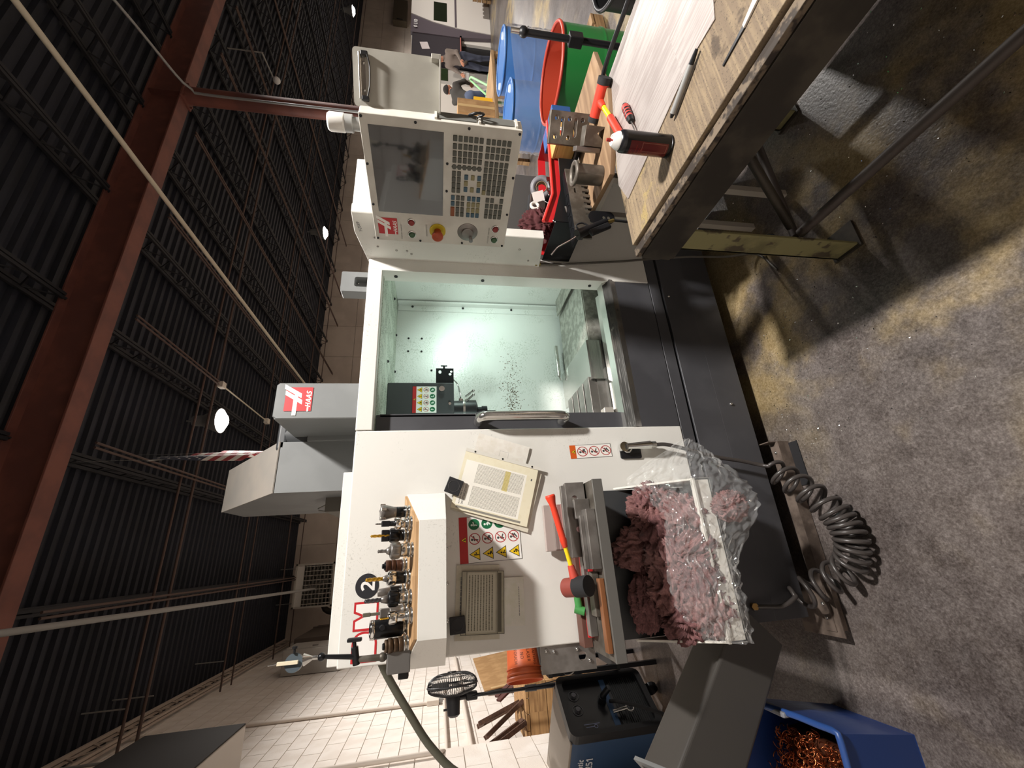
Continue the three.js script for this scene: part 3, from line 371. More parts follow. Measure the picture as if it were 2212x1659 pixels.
// ---------- control pendant
const pen = thing('control_pendant', 'white control pendant with a dark screen and rows of grey keys', 'control panel', [1.3365, 1.354, -1.2375], -1.39);
{
  const MPEN = mat(0xffffff, 0.5, 0, { map: mottle(0xd9d6cd, 0xccc8bf, 5, 4, 2) }), p = pen, Y = (y) => y - 1.354;
  obj('housing', [bx(-0.253, 0.253, 0, 0.56, -0.075, -0.004, 0.006)], MPEN, p); const fp = obj('face_plate', bx(-0.254, 0.255, 0.002, 0.56, -0.004, 0.002, 0.003), MPEN, p);
  obj('screen', [bx(-0.112, 0.221, Y(1.632), Y(1.887), 0.0005, 0.003)], new THREE.MeshPhysicalMaterial({ color: 0x26282a, roughness: 0.08, clearcoat: 1, clearcoatRoughness: 0.04 }), p, 'dark glossy switched-off screen');
  decal('maker_mark', 0.118, 0.11, haasTex(), p, [-0.183, Y(1.86), 0.0032], [0, 0, 0], { alpha: true, label: 'red square with white slanted H and HAAS' });
  for (const [x, y] of [[0.245, 1.906], [0.243, 1.728], [0.242, 1.545], [0.242, 1.365], [0.082, 1.906], [0.11, 1.618], [0.078, 1.364], [-0.082, 1.905], [0, 1.618], [-0.084, 1.365], [-0.243, 1.905], [-0.244, 1.727], [-0.243, 1.546], [-0.244, 1.366]]) obj('screw', [rod([x, Y(y), 0.001], [x, Y(y), 0.005], 0.0055, 0.0045, 10)], MBKs, p);
  const kg = new RoundedBoxGeometry(0.02, 0.0145, 0.006, 1, 0.002), hg = T(new THREE.CylinderGeometry(0.0095, 0.0095, 0.006, 6), 0, 0, 0, Math.PI / 2), kl = new RoundedBoxGeometry(0.042, 0.016, 0.006, 1, 0.002);
  const MK = mat(0x55564f, 0.55), MKB = mat(0x3d5a6b, 0.5), MKO = mat(0x8a4a26, 0.5), MKY = mat(0x8c8460, 0.5);
  const key = (x, y, m = MK, g = kg) => { const k = new THREE.Mesh(g, m); k.name = 'key'; k.position.set(x, Y(y), 0.004); k.castShadow = k.receiveShadow = true; p.add(k); return k; };
  const up = [1.592, 1.573, 1.554, 1.536, 1.517, 1.498], lo = [1.473, 1.454, 1.435, 1.416, 1.397], lx = [0.205, 0.178, 0.153, 0.124, 0.1, 0.076, 0.053, 0.03, 0.008, -0.024, -0.05, -0.075, -0.098];
  for (const x of [0.206, 0.178, 0.152, 0.128]) for (const y of up) key(x, y); for (const y of up) key(0.102, y, MK, hg);
  lx.forEach((x, i) => lo.forEach((y, j) => { if (i === 9 && j === 3) return; if (i >= 9 && j === 0) return; key(x, y, i === 8 && j === 0 ? MKY : MK); }));
  for (const x of [0.076, 0.053, 0.03, 0.008]) for (const y of up.slice(0, 2)) key(x, y);
  [0.065, 0.04, 0.015].forEach((x, i) => [1.545, 1.52, 1.495].forEach((y, j) => { if (i === 1 && j === 1) return; key(x, y, (i + j) % 2 ? MKY : MKB); }));
  for (const x of [-0.024, -0.05]) key(x, 1.593, MKB); key(-0.087, 1.593, MKO, kl).userData.label = 'long orange-brown key';
  for (const x of [-0.024, -0.05, -0.075, -0.098]) { for (const y of [1.573, 1.554]) key(x, y); [1.529, 1.51, 1.491].forEach((y, j) => key(x, y, x > -0.03 || x < -0.09 ? MKB : MKY)); }
  decal('printed_legends', 0.12, 0.06, cv(360, 180, (g, w, h) => { g.clearRect(0, 0, w, h); g.fillStyle = '#333'; g.font = '20px sans-serif'; g.fillText('POWER ON   POWER OFF', 30, 40); }), p, [-0.19, Y(1.785), 0.0031], [0, 0, 0], { alpha: true });
  decal('printed_legends', 0.13, 0.03, cv(390, 90, (g, w, h) => { g.clearRect(0, 0, w, h); g.fillStyle = '#333'; g.font = '21px sans-serif'; g.fillText('EMERGENCY STOP', 80, 50); }), p, [-0.18, Y(1.698), 0.0031], [0, 0, 0], { alpha: true });
  decal('printed_legends', 0.13, 0.03, cv(390, 90, (g, w, h) => { g.clearRect(0, 0, w, h); g.fillStyle = '#333'; g.font = '21px sans-serif'; g.fillText('CYCLE START   FEED HOLD', 30, 50); }), p, [-0.18, Y(1.432), 0.0031], [0, 0, 0], { alpha: true });
  for (const [x, y, c, nm] of [[-0.212, 1.761, 0x3c5a3a, 'green power button'], [-0.152, 1.761, 0x8a2a26, 'red power button'], [-0.212, 1.406, 0x3c5a3a, 'green cycle button'], [-0.157, 1.406, 0x8a2a26, 'red hold button']]) { const b = obj('push_button', lathe([[0, 0.012], [0.011, 0.012], [0.012, 0.009], [0.012, 0]], 20).rotateX(Math.PI / 2).translate(x, Y(y), 0.002), mat(c, 0.4), p, nm); obj('bezel', lathe([[0.011, 0], [0.013, 0.007], [0.017, 0.005], [0.018, 0]], 20).rotateX(Math.PI / 2).translate(x, Y(y), 0.002), MCHR, b); }
  const es = obj('emergency_stop', lathe([[0, 0.05], [0.018, 0.049], [0.0235, 0.044], [0.0235, 0.034], [0.016, 0.028], [0.015, 0]], 24).rotateX(Math.PI / 2).translate(-0.186, Y(1.653), 0.002), mat(0xa8431f, 0.45), p, 'orange-red mushroom stop button'); obj('collar', rod([-0.186, Y(1.653), 0.002], [-0.186, Y(1.653), 0.008], 0.034, 0.034, 28), mat(0xc9b020, 0.5), es);
  const jw = obj('jog_wheel', lathe([[0, 0.014], [0.024, 0.014], [0.026, 0.011], [0.027, 0.004], [0.042, 0.004], [0.044, 0]], 32).rotateX(Math.PI / 2).translate(-0.184, Y(1.525), 0.002), MST, p, 'round metal jog wheel'); obj('crank_knob', [rod([-0.205, Y(1.51), 0.014], [-0.205, Y(1.51), 0.034], 0.007, 0.009, 14)], MSS, jw);
  // near side with recesses, tape and cable
  obj('side_recess', [bx(0.252, 0.256, 0.03, 0.15, -0.062, -0.02), bx(0.252, 0.256, 0.165, 0.3, -0.062, -0.02)], mat(0x6a6a66, 0.7), p); obj('side_rim', [bx(0.253, 0.26, 0.15, 0.158, -0.066, -0.014), bx(0.253, 0.26, 0.018, 0.026, -0.066, -0.014), bx(0.253, 0.26, 0.302, 0.31, -0.066, -0.014)], MPEN, p); obj('plug_tangle', tube([[0.258, 0.16, -0.05], [0.275, 0.14, -0.04], [0.28, 0.17, -0.03], [0.262, 0.19, -0.05], [0.27, 0.15, -0.06]], 0.004, 40, 6), MBK, p);
}
{
  const b = thing('beacon_light', 'white and grey beacon cylinder on top of the control pendant', 'beacon', [1.42, 1.914, -1.06]);
  obj('stem', rod([0, 0, 0], [0, 0.03, 0], 0.022, 0.022, 20), MGALV, b); obj('collar', rod([0, 0.03, 0], [0, 0.055, 0], 0.029, 0.029, 24), mat(0xa6a6a4, 0.5), b); obj('dome', lathe([[0.028, 0.055], [0.031, 0.06], [0.031, 0.105], [0.026, 0.112], [0, 0.113]], 24), mat(0xe9e6e0, 0.4), b);
  const c = thing('clipboard_plate', 'plain grey clipboard plate with a wire clip beside the control pendant', 'clipboard', [1.5, 1.645, -0.95], -0.6435), mp = mat(0xffffff, 0.5, 0, { map: mottle(0xa9a69d, 0xa09d94, 6, 4, 2) });
  obj('plate', ext(shape(rrect(0.172, 0.285, 0.012)), 0.004).translate(0, 0.1425, 0), mp, c); obj('lower_lip', [bx(-0.086, 0.086, -0.002, 0.004, 0, 0.03, 0.001), bx(0.07, 0.086, 0, 0.03, 0, 0.03, 0.002)], mp, c);
  const cl = obj('clip', [rod([-0.068, 0.262, 0.012], [0.068, 0.262, 0.012], 0.005), bx(-0.068, 0.068, 0.245, 0.262, 0.004, 0.008)], MSS, c); obj('clip_arm', [tube([[-0.065, 0.262, 0.012], [-0.062, 0.24, 0.018], [-0.03, 0.232, 0.016], [0.03, 0.23, 0.016], [0.062, 0.238, 0.018], [0.065, 0.262, 0.012]], 0.0025, 40, 6, false, 0.2), bx(-0.072, -0.058, 0.235, 0.258, 0.005, 0.02, 0.003), bx(0.058, 0.072, 0.235, 0.258, 0.005, 0.02, 0.003)], MBK, cl); for (const x of [-0.04, 0.04]) obj('rivet', T(new THREE.SphereGeometry(0.005, 8, 6), x, 0.25, 0.008), MSS, cl);
  obj('hinge_bracket', bx(-0.12, -0.08, 0.05, 0.2, -0.02, 0, 0.003), mp, c);
}
// ---------- shelf of tool holders on the front panel
const inoise = new ImprovedNoise();
function prismTop(pts, yb, yt) {                       // pts: [x,z] seen from above, counter-clockwise seen from +y flipped; top heights from yt(x,z)
  const s = shape(pts.map(([x, z]) => [x, -z])), tri = THREE.ShapeUtils.triangulateShape(s.getPoints(), []), P = [];
  const q = (x, y, z) => P.push(x, y, z), n = pts.length; let A = 0; for (let i = 0; i < n; i++) { const [x, z] = pts[i], [X, Z] = pts[(i + 1) % n]; A += x * -Z - X * -z; } const ccw = A > 0;
  for (const t of tri) { const o = ccw ? t : [t[0], t[2], t[1]]; for (const k of o) q(pts[k][0], yt(...pts[k]), pts[k][1]); for (const k of [o[0], o[2], o[1]]) q(pts[k][0], yb, pts[k][1]); }
  for (let i = 0; i < n; i++) { let a = pts[i], b = pts[(i + 1) % n]; if (!ccw) [a, b] = [b, a]; q(a[0], yb, a[1]); q(b[0], yb, b[1]); q(b[0], yt(...b), b[1]); q(a[0], yb, a[1]); q(b[0], yt(...b), b[1]); q(a[0], yt(...a), a[1]); }
  const g = new THREE.BufferGeometry(); g.setAttribute('position', new THREE.Float32BufferAttribute(P, 3)); g.setAttribute('uv', new THREE.Float32BufferAttribute(new Float32Array(P.length / 3 * 2), 2)); g.computeVertexNormals(); return g;
}
const shTop = (x, z) => 1.71 + (-1.53 - z) / 0.22 * 0.058;
const woodTex = (a, b, rep, ch) => mkTex(256, (u, v) => { const w = vn(u * 3 + 0.6 * fbm(u, v, 4, 3, ch), v * 64, 64, ch), f = fbm(u, v, 6, 5, ch + 4); return mix3(hex(a), hex(b), sm(0.2, 0.9, 0.55 * w + 0.45 * f)); }, rep);
const MPINE = mat(0xffffff, 0.75, 0, { map: woodTex(0xc7a57c, 0xa07c55, 2, 12) });
{
  const t = thingW('tool_shelf', 'white sheet-metal shelf with sloping wooden top on the front panel', 'shelf', [-0.05, 1.62, -1.64]);
  obj('tray', prismTop([[0.243, -1.749], [0.125, -1.53], [-0.235, -1.53], [-0.352, -1.749]], 1.62, shTop), MW, t); obj('rack_board', prismTop([[0.236, -1.746], [0.121, -1.536], [-0.231, -1.536], [-0.345, -1.746]], 1.7, (x, z) => shTop(x, z) + 0.01), MPINE, t, 'pale wooden board that holds the tools');
  for (const x of [0.03, -0.08, -0.19]) obj('bolt', T(new THREE.SphereGeometry(0.006, 8, 6), x, 1.617, -1.545), MSS, t);
}
// tool holders: parts are stacked along the leaning axis
const LEAN = Math.atan(0.058 / 0.22);
function holder(x, z, label, parts) {
  const t = thing('tool_holder', label, 'tool holder', [x, shTop(x, z) + 0.0085, z], 0, 'tool holders on the front shelf'); t.rotation.x = LEAN;
  obj('flange', lathe([[0, 0], [0.0225, 0], [0.0245, 0.002], [0.0245, 0.005], [0.0195, 0.008], [0.0195, 0.0105], [0.0245, 0.0135], [0.0245, 0.0165], [0.0225, 0.0185], [0, 0.0185]], 28), MSS, t);
  for (const [n, g, m, l] of parts) obj(n, g, m, t, l); return t;
}
const body = (r, y0, y1, seg = 24) => lathe([[0, y0], [r, y0], [r, y1 - 0.002], [r - 0.002, y1], [0, y1]], seg);
const nut = (r, y0, y1) => [lathe([[0, y0], [r, y0], [r, y1 - 0.004], [r - 0.005, y1], [0, y1]], 24), ...[0, 1, 2, 3, 4, 5].map((k) => T(bx(r - 0.003, r + 0.0012, y0 + 0.004, y1 - 0.006, -0.003, 0.003), 0, 0, 0, 0, k * Math.PI / 3, 0))];
const drill = (r, y0, y1, tw = 3) => { const g = new THREE.CylinderGeometry(r, r, y1 - y0, 10, 40), p = g.attributes.position; for (let i = 0; i < p.count; i++) { const h = (p.getY(i) / (y1 - y0) + 0.5), a = Math.atan2(p.getZ(i), p.getX(i)), k = Math.hypot(p.getX(i), p.getZ(i)) * (0.72 + 0.28 * Math.abs(Math.cos(a - h * tw * Math.PI))) * (h > 0.97 ? 0.3 : 1); p.setX(i, Math.cos(a) * k); p.setZ(i, Math.sin(a) * k); } g.computeVertexNormals(); g.translate(0, (y0 + y1) / 2, 0); return g; };
holder(0.167, -1.66, 'face mill with flared silver head and black shank at the right end of the shelf', [['shank', body(0.0195, 0.0185, 0.05), MBKs], ['cutter_head', lathe([[0, 0.05], [0.0195, 0.05], [0.02, 0.06], [0.027, 0.09], [0.028, 0.103], [0.02, 0.105], [0, 0.1]], 24), MST], ['insert', [0, 1, 2, 3, 4].map((k) => T(bx(0.02, 0.03, 0.088, 0.106, -0.005, 0.005, 0.002), 0, 0, 0, 0, k * 1.2566, 0)), MCHR]]);
holder(0.123, -1.61, 'collet chuck with a small black square-bodied tap driver', [['neck', body(0.015, 0.0185, 0.04), MSS], ['collet_nut', nut(0.0205, 0.04, 0.063), MCHR], ['tap_driver', [body(0.009, 0.063, 0.078), bx(-0.0095, 0.0095, 0.078, 0.106, -0.0095, 0.0095, 0.002)], MBK], ['tap', drill(0.003, 0.106, 0.127), MST]]);
holder(0.087, -1.67, 'black collet chuck with a gold drill beside the face mill', [['neck', body(0.02, 0.0185, 0.035), MBKs], ['collet_nut', nut(0.0235, 0.035, 0.07), MBKs], ['square_insert', bx(-0.02, 0.02, 0.07, 0.095, -0.012, 0.004, 0.002), MBK], ['drill_bit', drill(0.0055, 0.07, 0.134, 4), MGOLD]]);
holder(0.033, -1.58, 'large shiny collet chuck with a grey end mill', [['neck', body(0.0215, 0.0185, 0.045), MSS], ['collet_nut', nut(0.0265, 0.047, 0.078), MST], ['collet', lathe([[0, 0.078], [0.015, 0.078], [0.009, 0.09], [0, 0.09]], 16), MST], ['end_mill', drill(0.006, 0.09, 0.119, 2), MST]]);
holder(-0.015, -1.68, 'brown-coated shell mill arbor standing behind the collet chucks', [['shell', [body(0.0195, 0.0185, 0.04), body(0.0205, 0.042, 0.056), body(0.0195, 0.058, 0.075)], mat(0x5a3d30, 0.5, 0.4)], ['draw_screw', [body(0.014, 0.075, 0.08), body(0.009, 0.08, 0.087, 6)], MBKs]]);
holder(-0.053, -1.62, 'collet chuck holding the long gold twist drill', [['neck', body(0.02, 0.0185, 0.05), MBKs], ['collet_nut', nut(0.0235, 0.05, 0.078), MCHR], ['collet', lathe([[0, 0.078], [0.012, 0.078], [0.007, 0.092], [0, 0.092]], 16), MST], ['drill_bit', drill(0.0065, 0.09, 0.148, 4), MGOLD]]);
holder(-0.099, -1.69, 'holder with a plain silver cone in front of the black disc', [['neck', body(0.018, 0.0185, 0.055), MBKs], ['cone', lathe([[0, 0.055], [0.016, 0.055], [0.012, 0.095], [0, 0.095]], 24), MST]]);
holder(-0.114, -1.59, 'black collet chuck holding a dark grey twist drill', [['neck', body(0.018, 0.0185, 0.042), MSS], ['collet_nut', nut(0.024, 0.045, 0.077), MBKs], ['collet', lathe([[0, 0.077], [0.014, 0.077], [0.009, 0.098], [0, 0.098]], 16), MST], ['drill_bit', drill(0.007, 0.098, 0.151, 4), mat(0x55555a, 0.3, 0.8)]]);
holder(-0.16, -1.66, 'steel holder with a flat grey boring bar', [['neck', body(0.02, 0.0185, 0.06), MST], ['clamp', bx(-0.014, 0.014, 0.06, 0.09, -0.012, 0.012, 0.003), MST], ['boring_bar', [bx(-0.0045, 0.0045, 0.09, 0.12, -0.004, 0.004, 0.001), bx(-0.006, 0.006, 0.12, 0.144, -0.005, 0.005, 0.001)], mat(0x8a8578, 0.4, 0.6)]]);
holder(-0.167, -1.57, 'small bright collet chuck with a thin gold drill', [['neck', body(0.014, 0.0185, 0.05), MCHR], ['collet_nut', nut(0.0185, 0.052, 0.078), MCHR], ['drill_bit', drill(0.0028, 0.078, 0.103, 3), MGOLD]]);
holder(-0.205, -1.65, 'big black cylindrical end mill holder with a chrome rim and side screw', [['shank', body(0.029, 0.0185, 0.108, 28), MBKs], ['rim', lathe([[0.022, 0.108], [0.03, 0.108], [0.029, 0.12], [0.023, 0.12]], 28), MCHR], ['set_screw', [rod([0.006, 0.085, 0.026], [0.006, 0.085, 0.032], 0.01, 0.008, 16)], MBK]]);
holder(-0.252, -1.62, 'ringed brown shell arbor beside the grey magnet block', [['shell', [body(0.022, 0.0185, 0.034), body(0.021, 0.036, 0.05), body(0.022, 0.052, 0.066), body(0.019, 0.066, 0.076)], mat(0x63503f, 0.45, 0.5)], ['draw_screw', body(0.01, 0.076, 0.083), MBKs]]);
// dial indicator on a magnetic base with a jointed arm
{
  const t = thingW('indicator_stand', 'dial indicator on a jointed black arm clamped to a grey magnetic base', 'indicator stand', [-0.29, 1.73, -1.62]);
  obj('magnetic_base', [T(bx(-0.043, 0.043, 0, 0.072, -0.028, 0.028, 0.003), -0.288, 1.738, -1.635, LEAN * 0.6, 0, 0)], mat(0x6f6c69, 0.5, 0.3), t); obj('switch_knob', [bx(-0.352, -0.331, 1.74, 1.772, -1.65, -1.62, 0.004)], MBK, t);
  obj('lower_arm', [T(new THREE.SphereGeometry(0.014, 14, 10), -0.284, 1.822, -1.622), rod([-0.284, 1.822, -1.622], [-0.281, 1.9, -1.61], 0.01, 0.009, 14)], MSTD, t); obj('elbow', [rod([-0.295, 1.9, -1.61], [-0.245, 1.908, -1.605], 0.011, 0.011, 14)], MBK, t); obj('clamp_knob', [rod([-0.245, 1.908, -1.605], [-0.23, 1.91, -1.604], 0.006), bx(-0.231, -0.219, 1.887, 1.932, -1.613, -1.595, 0.004)], MBK, t);
  obj('upper_arm', [rod([-0.272, 1.905, -1.605], [-0.262, 2.0, -1.6], 0.008, 0.006, 14), T(new THREE.SphereGeometry(0.012, 14, 10), -0.262, 2.004, -1.6)], MBKs, t); obj('fine_adjuster', [rod([-0.262, 2.004, -1.6], [-0.262, 2.03, -1.6], 0.006), rod([-0.262, 2.03, -1.6], [-0.264, 2.055, -1.6], 0.005, 0.018, 16)], MSS, t);
  obj('dial', [rod([-0.272, 2.085, -1.615], [-0.27, 2.085, -1.6], 0.026, 0.026, 24)], mat(0x4b555c, 0.4), t); const sty = obj('stylus_body', bx(-0.273, -0.263, 2.07, 2.13, -1.598, -1.59, 0.001), mat(0xe8dcc0, 0.5), t); obj('stylus', rod([-0.268, 2.13, -1.594], [-0.27, 2.155, -1.592], 0.0012), MSS, sty); obj('lock_screw', [rod([-0.246, 2.085, -1.6], [-0.232, 2.085, -1.6], 0.004), rod([-0.232, 2.085, -1.6], [-0.226, 2.085, -1.6], 0.008)], MBK, t);
}
// ---------- papers and magnets
const lines = (g, x, y, w, n, dy, col = '#777', jit = 1) => { g.fillStyle = col; for (let i = 0; i < n; i++) { let q = x; while (q < x + w) { const l = 4 + rnd() * 14; g.fillRect(q, y + i * dy, Math.min(l, x + w - q), dy * 0.45); q += l + 3; } } };
const dirty = (g, w, h, base, spot) => { g.fillStyle = base; g.fillRect(0, 0, w, h); for (let i = 0; i < 140; i++) { g.globalAlpha = 0.05; g.fillStyle = spot; g.beginPath(); g.arc(rnd() * w, rnd() * h, 4 + rnd() * 30, 0, 7); g.fill(); } g.globalAlpha = 1; };
function paper(name, label, cat, c, w, h, rot, z, tex, curl = 0.004, rough = 0.7) {
  const g = new THREE.BoxGeometry(w, h, 0.0012, 12, 12, 1), p = g.attributes.position; for (let i = 0; i < p.count; i++) { const u = p.getX(i) / w, v = p.getY(i) / h; p.setZ(i, p.getZ(i) + curl * (Math.sin(u * 5 + v * 2) * 0.5 + 4 * u * u * v)); } g.computeVertexNormals();
  const t = thing(name, label, cat, [c[0], c[1], z]); t.rotation.z = rot;
  const m = new THREE.Mesh(g, new THREE.MeshStandardMaterial({ map: tex, roughness: rough })); m.name = 'sheet'; m.castShadow = m.receiveShadow = true; t.add(m); return t;
}
paper('paper_sheet', 'loose white sheet behind the yellowed code list', 'paper', [0.384, 1.385], 0.15, 0.23, -0.3, -1.743, cv(240, 360, (g, w, h) => { dirty(g, w, h, '#e6e3da', '#b9b09a'); g.strokeStyle = '#888'; g.strokeRect(120, 170, 40, 60); }), 0.006);
paper('paper_sheet', 'grubby spare sheet sticking out under the code list', 'paper', [0.24, 1.405], 0.245, 0.325, -0.33, -1.739, cv(240, 320, (g, w, h) => dirty(g, w, h, '#d8d2c0', '#8c8468')), 0.004);
{
  const t = paper('code_list', 'yellowed laminated list of codes in two columns held by a black magnet', 'paper', [0.251, 1.413], 0.236, 0.318, -0.29, -1.731, cv(720, 970, (g, w, h) => { dirty(g, w, h, '#e9e2c8', '#b9a874'); g.fillStyle = '#f3f0e6'; g.fillRect(60, 40, 560, 800); g.fillStyle = '#333'; g.font = 'bold 22px sans-serif'; g.fillText('G-CODES AND M-CODES', 70, 90); lines(g, 70, 110, 260, 2, 14, '#444'); lines(g, 80, 200, 240, 44, 14, '#8d897e'); lines(g, 360, 200, 240, 44, 14, '#8d897e'); g.fillStyle = 'rgba(190,160,40,.45)'; g.fillRect(350, 560, 250, 70); g.fillStyle = '#8e8b82'; g.fillRect(20, 60, 26, 820); g.fillStyle = '#555'; g.fillRect(560, 900, 26, 18); }), 0.006, 0.4);
  obj('binder_strip', bx(0.118, 0.132, -0.165, 0.16, 0.001, 0.004), mat(0xd9d6cc, 0.5), t, 'pale strip with punched holes'); for (const y of [-0.13, 0, 0.12]) obj('strip_hole', rod([0.125, y, 0.003], [0.125, y, 0.0045], 0.004), MBK, t);
}
const magnet = (c, rot, z, label, s = 0.062) => { const t = thing('magnet_block', label, 'magnet', [c[0], c[1], z]); t.rotation.z = rot; obj('block', bx(-s / 2, s / 2, -s / 2, s / 2, -0.008, 0.008, 0.002), MBKm, t); obj('rim_line', new THREE.TorusGeometry(s * 0.36, 0.001, 6, 28).translate(0, 0, 0.008), mat(0x3a3838, 0.6), t); return t; };
magnet([0.264, 1.584], -0.39, -1.722, 'tilted square black magnet at the top of the yellowed code list');
paper('paper_sheet', 'stained sheet whose edges show around the clear document sleeve', 'paper', [-0.16, 1.5], 0.25, 0.165, -0.05, -1.745, cv(300, 200, (g, w, h) => { dirty(g, w, h, '#c9c3b2', '#857c66'); lines(g, 30, 20, 220, 3, 14, '#777'); }), 0.003);
paper('paper_sheet', 'clean white card under the clear document sleeve', 'paper', [-0.17, 1.365], 0.165, 0.085, -0.03, -1.744, cv(300, 160, (g, w, h) => { dirty(g, w, h, '#e4e1d8', '#c9c2b4'); lines(g, 60, 120, 180, 1, 10, '#777'); }), 0.003);
paper('document_sleeve', 'grimy creased document sleeve with a printed table hung by a grey magnet', 'document sleeve', [-0.163, 1.481], 0.212, 0.162, -0.05, -1.738, cv(640, 480, (g, w, h) => { dirty(g, w, h, '#a8a391', '#6f6a58'); g.fillStyle = '#b9b4a2'; g.fillRect(20, 60, 600, 320); lines(g, 40, 80, 560, 9, 32, '#6c675a'); g.strokeStyle = '#3d3b34'; g.lineWidth = 5; g.strokeRect(3, 3, w - 6, h - 6); g.beginPath(); g.moveTo(0, 56); g.lineTo(w, 56); g.moveTo(0, 400); g.lineTo(w, 400); g.stroke(); g.fillStyle = '#5c584c'; g.fillRect(20, 408, 600, 40); }), 0.007, 0.18);
magnet([-0.229, 1.577], 0.04, -1.728, 'square grey magnet on the document sleeve under the tool shelf', 0.056);
// ---------- steel ledge with vise parts, mallet
{
  const t = thingW('vise_ledge', 'heavy grey steel ledge on the front panel carrying vise parts', 'ledge', [-0.06, 1.05, -1.61]);
  obj('plate', bx(-0.345, 0.232, 1.076, 1.09, -1.748, -1.47, 0.002), MSTD, t); obj('front_lip', bx(-0.345, 0.232, 1.056, 1.094, -1.474, -1.464, 0.002), mat(0x6c6a66, 0.5, 0.3), t); obj('end_bracket', ext(shape([[-0.42, 1.06], [-0.33, 1.06], [-0.33, 1.27], [-0.42, 1.27]], [circ(-0.4, 1.17, 0.03), circ(-0.375, 1.11, 0.016)]), 0.012).translate(0, 0, -1.775), MST, t, 'bare metal end bracket with round cut-outs'); for (const [x, y] of [[-0.35, 1.22], [-0.35, 1.13], [-0.39, 1.085], [-0.345, 1.25]]) obj('bolt', T(new THREE.SphereGeometry(0.007, 8, 6), x, y, -1.76), MSS, t);
  const j = thingW('vise_jaw', 'grey steel vise jaw plate with two bolt holes lying on the ledge', 'vise jaw', [0.1, 1.09, -1.56]); obj('plate', T(ext(shape([[-0.03, 0], [0.235, 0], [0.235, 0.072], [-0.03, 0.072]], [circ(0.175, 0.04, 0.011), circ(0.065, 0.036, 0.011)]), 0.05, [], 0.001), 0, 1.0915, -1.6, -0.12, 0, 0), MST, j); obj('top_rail', bx(-0.03, 0.23, 1.163, 1.178, -1.61, -1.59, 0.002), MST, j);
  const s = thingW('step_bar', 'stepped steel bar in front of the vise jaw plate', 'steel bar', [0.02, 1.09, -1.51]); obj('bar', [bx(-0.07, 0.13, 1.091, 1.125, -1.535, -1.485, 0.002), bx(-0.07, 0.11, 1.125, 1.14, -1.535, -1.515, 0.002)], MST, s); obj('notch_block', bx(0.1, 0.17, 1.091, 1.15, -1.55, -1.53, 0.002), MST, s);
  const a = thingW('parallel_set', 'stack of pinkish parallels in a clear case at the back of the ledge', 'parallels', [0.08, 1.09, -1.69]); obj('case', bx(-0.005, 0.172, 1.091, 1.225, -1.735, -1.71, 0.003), mat(0xb9aaa4, 0.3, 0.2), a); for (let i = 0; i < 3; i++) obj('parallel', bx(0, 0.168, 1.091, 1.19 - i * 0.012, -1.709 + i * 0.022, -1.692 + i * 0.022, 0.001), mat(i ? 0xb58c88 : 0x9b8f8a, 0.4, 0.4), a);
  const mk = (nm, lb, g, m, ct) => tag(obj(nm, g, m), lb, ct);
  mk('red_bar', 'long rust-brown bar with a red painted edge lying at the back of the ledge', [bx(-0.335, -0.03, 1.091, 1.125, -1.74, -1.68, 0.002)], mat(0x6b4a40, 0.6, 0.3), 'steel bar'); mk('red_strip', 'thin red strip lying lengthwise on the ledge', bx(-0.3, 0.0, 1.091, 1.112, -1.668, -1.655, 0.001), MREDb, 'strip'); mk('ground_bar', 'bright ground steel bar lying between the red strips', bx(-0.29, -0.02, 1.091, 1.118, -1.645, -1.61, 0.002), MST, 'steel bar'); mk('red_strip', 'short red strip under the steel block left of the step bar', bx(-0.21, -0.06, 1.091, 1.106, -1.6, -1.585, 0.001), MREDb, 'strip'); mk('steel_block', 'oblong dull steel block left of the step bar on the ledge', bx(-0.22, -0.08, 1.091, 1.118, -1.58, -1.53, 0.003), MSTD, 'steel block'); mk('copper_bar', 'copper coloured bar lying along the front lip of the ledge', bx(-0.32, -0.1, 1.091, 1.108, -1.515, -1.485, 0.002), mat(0xa9714c, 0.4, 0.6), 'copper bar');
  const g = thingW('plastic_hook', 'small green plastic hook beside the mallet head', 'hook', [-0.2, 1.13, -1.66]); obj('stem', rod([-0.15, 1.14, -1.66], [-0.205, 1.135, -1.66], 0.012, 0.014, 14), mat(0x3f8a45, 0.5), g); obj('elbow', rod([-0.205, 1.15, -1.665], [-0.215, 1.118, -1.65], 0.015, 0.015, 14), mat(0x3f8a45, 0.5), g);
  const h = thingW('mallet', 'orange-red handled mallet with a black head lying on the vise parts', 'mallet', [0.03, 1.19, -1.52]);
  { const A = V(0.186, 1.247, -1.505), B2 = V(-0.12, 1.178, -1.52), d = B2.clone().sub(A).normalize(), q = new THREE.Quaternion().setFromUnitVectors(V(0, 1, 0), d), put = (gg) => { gg.applyQuaternion(q); gg.translate(A.x, A.y, A.z); return gg; };
    const pr = [[0, 0], [0.017, 0], [0.019, 0.008], [0.013, 0.03], [0.011, 0.045]]; for (let i = 0; i < 18; i++) pr.push([0.0125, 0.048 + i * 0.0058], [0.0108, 0.051 + i * 0.0058]); pr.push([0.013, 0.158], [0.009, 0.185], [0, 0.185]);
    obj('grip', put(lathe(pr, 20)), mat(0xe0432a, 0.45), h); obj('shaft', put(rod([0, 0.183, 0], [0, 0.25, 0], 0.0075, 0.0075, 14)), MYEL, h); obj('neck', put(rod([0, 0.245, 0], [0, 0.305, 0], 0.011, 0.019, 18)), mat(0xc2493a, 0.5), h); }
  obj('head', [rod([-0.125, 1.205, -1.56], [-0.122, 1.18, -1.52], 0.031, 0.031, 26)], mat(0x8a3f35, 0.6), h); obj('face', [rod([-0.122, 1.18, -1.52], [-0.118, 1.15, -1.475], 0.033, 0.033, 26)], MRUB, h);
}
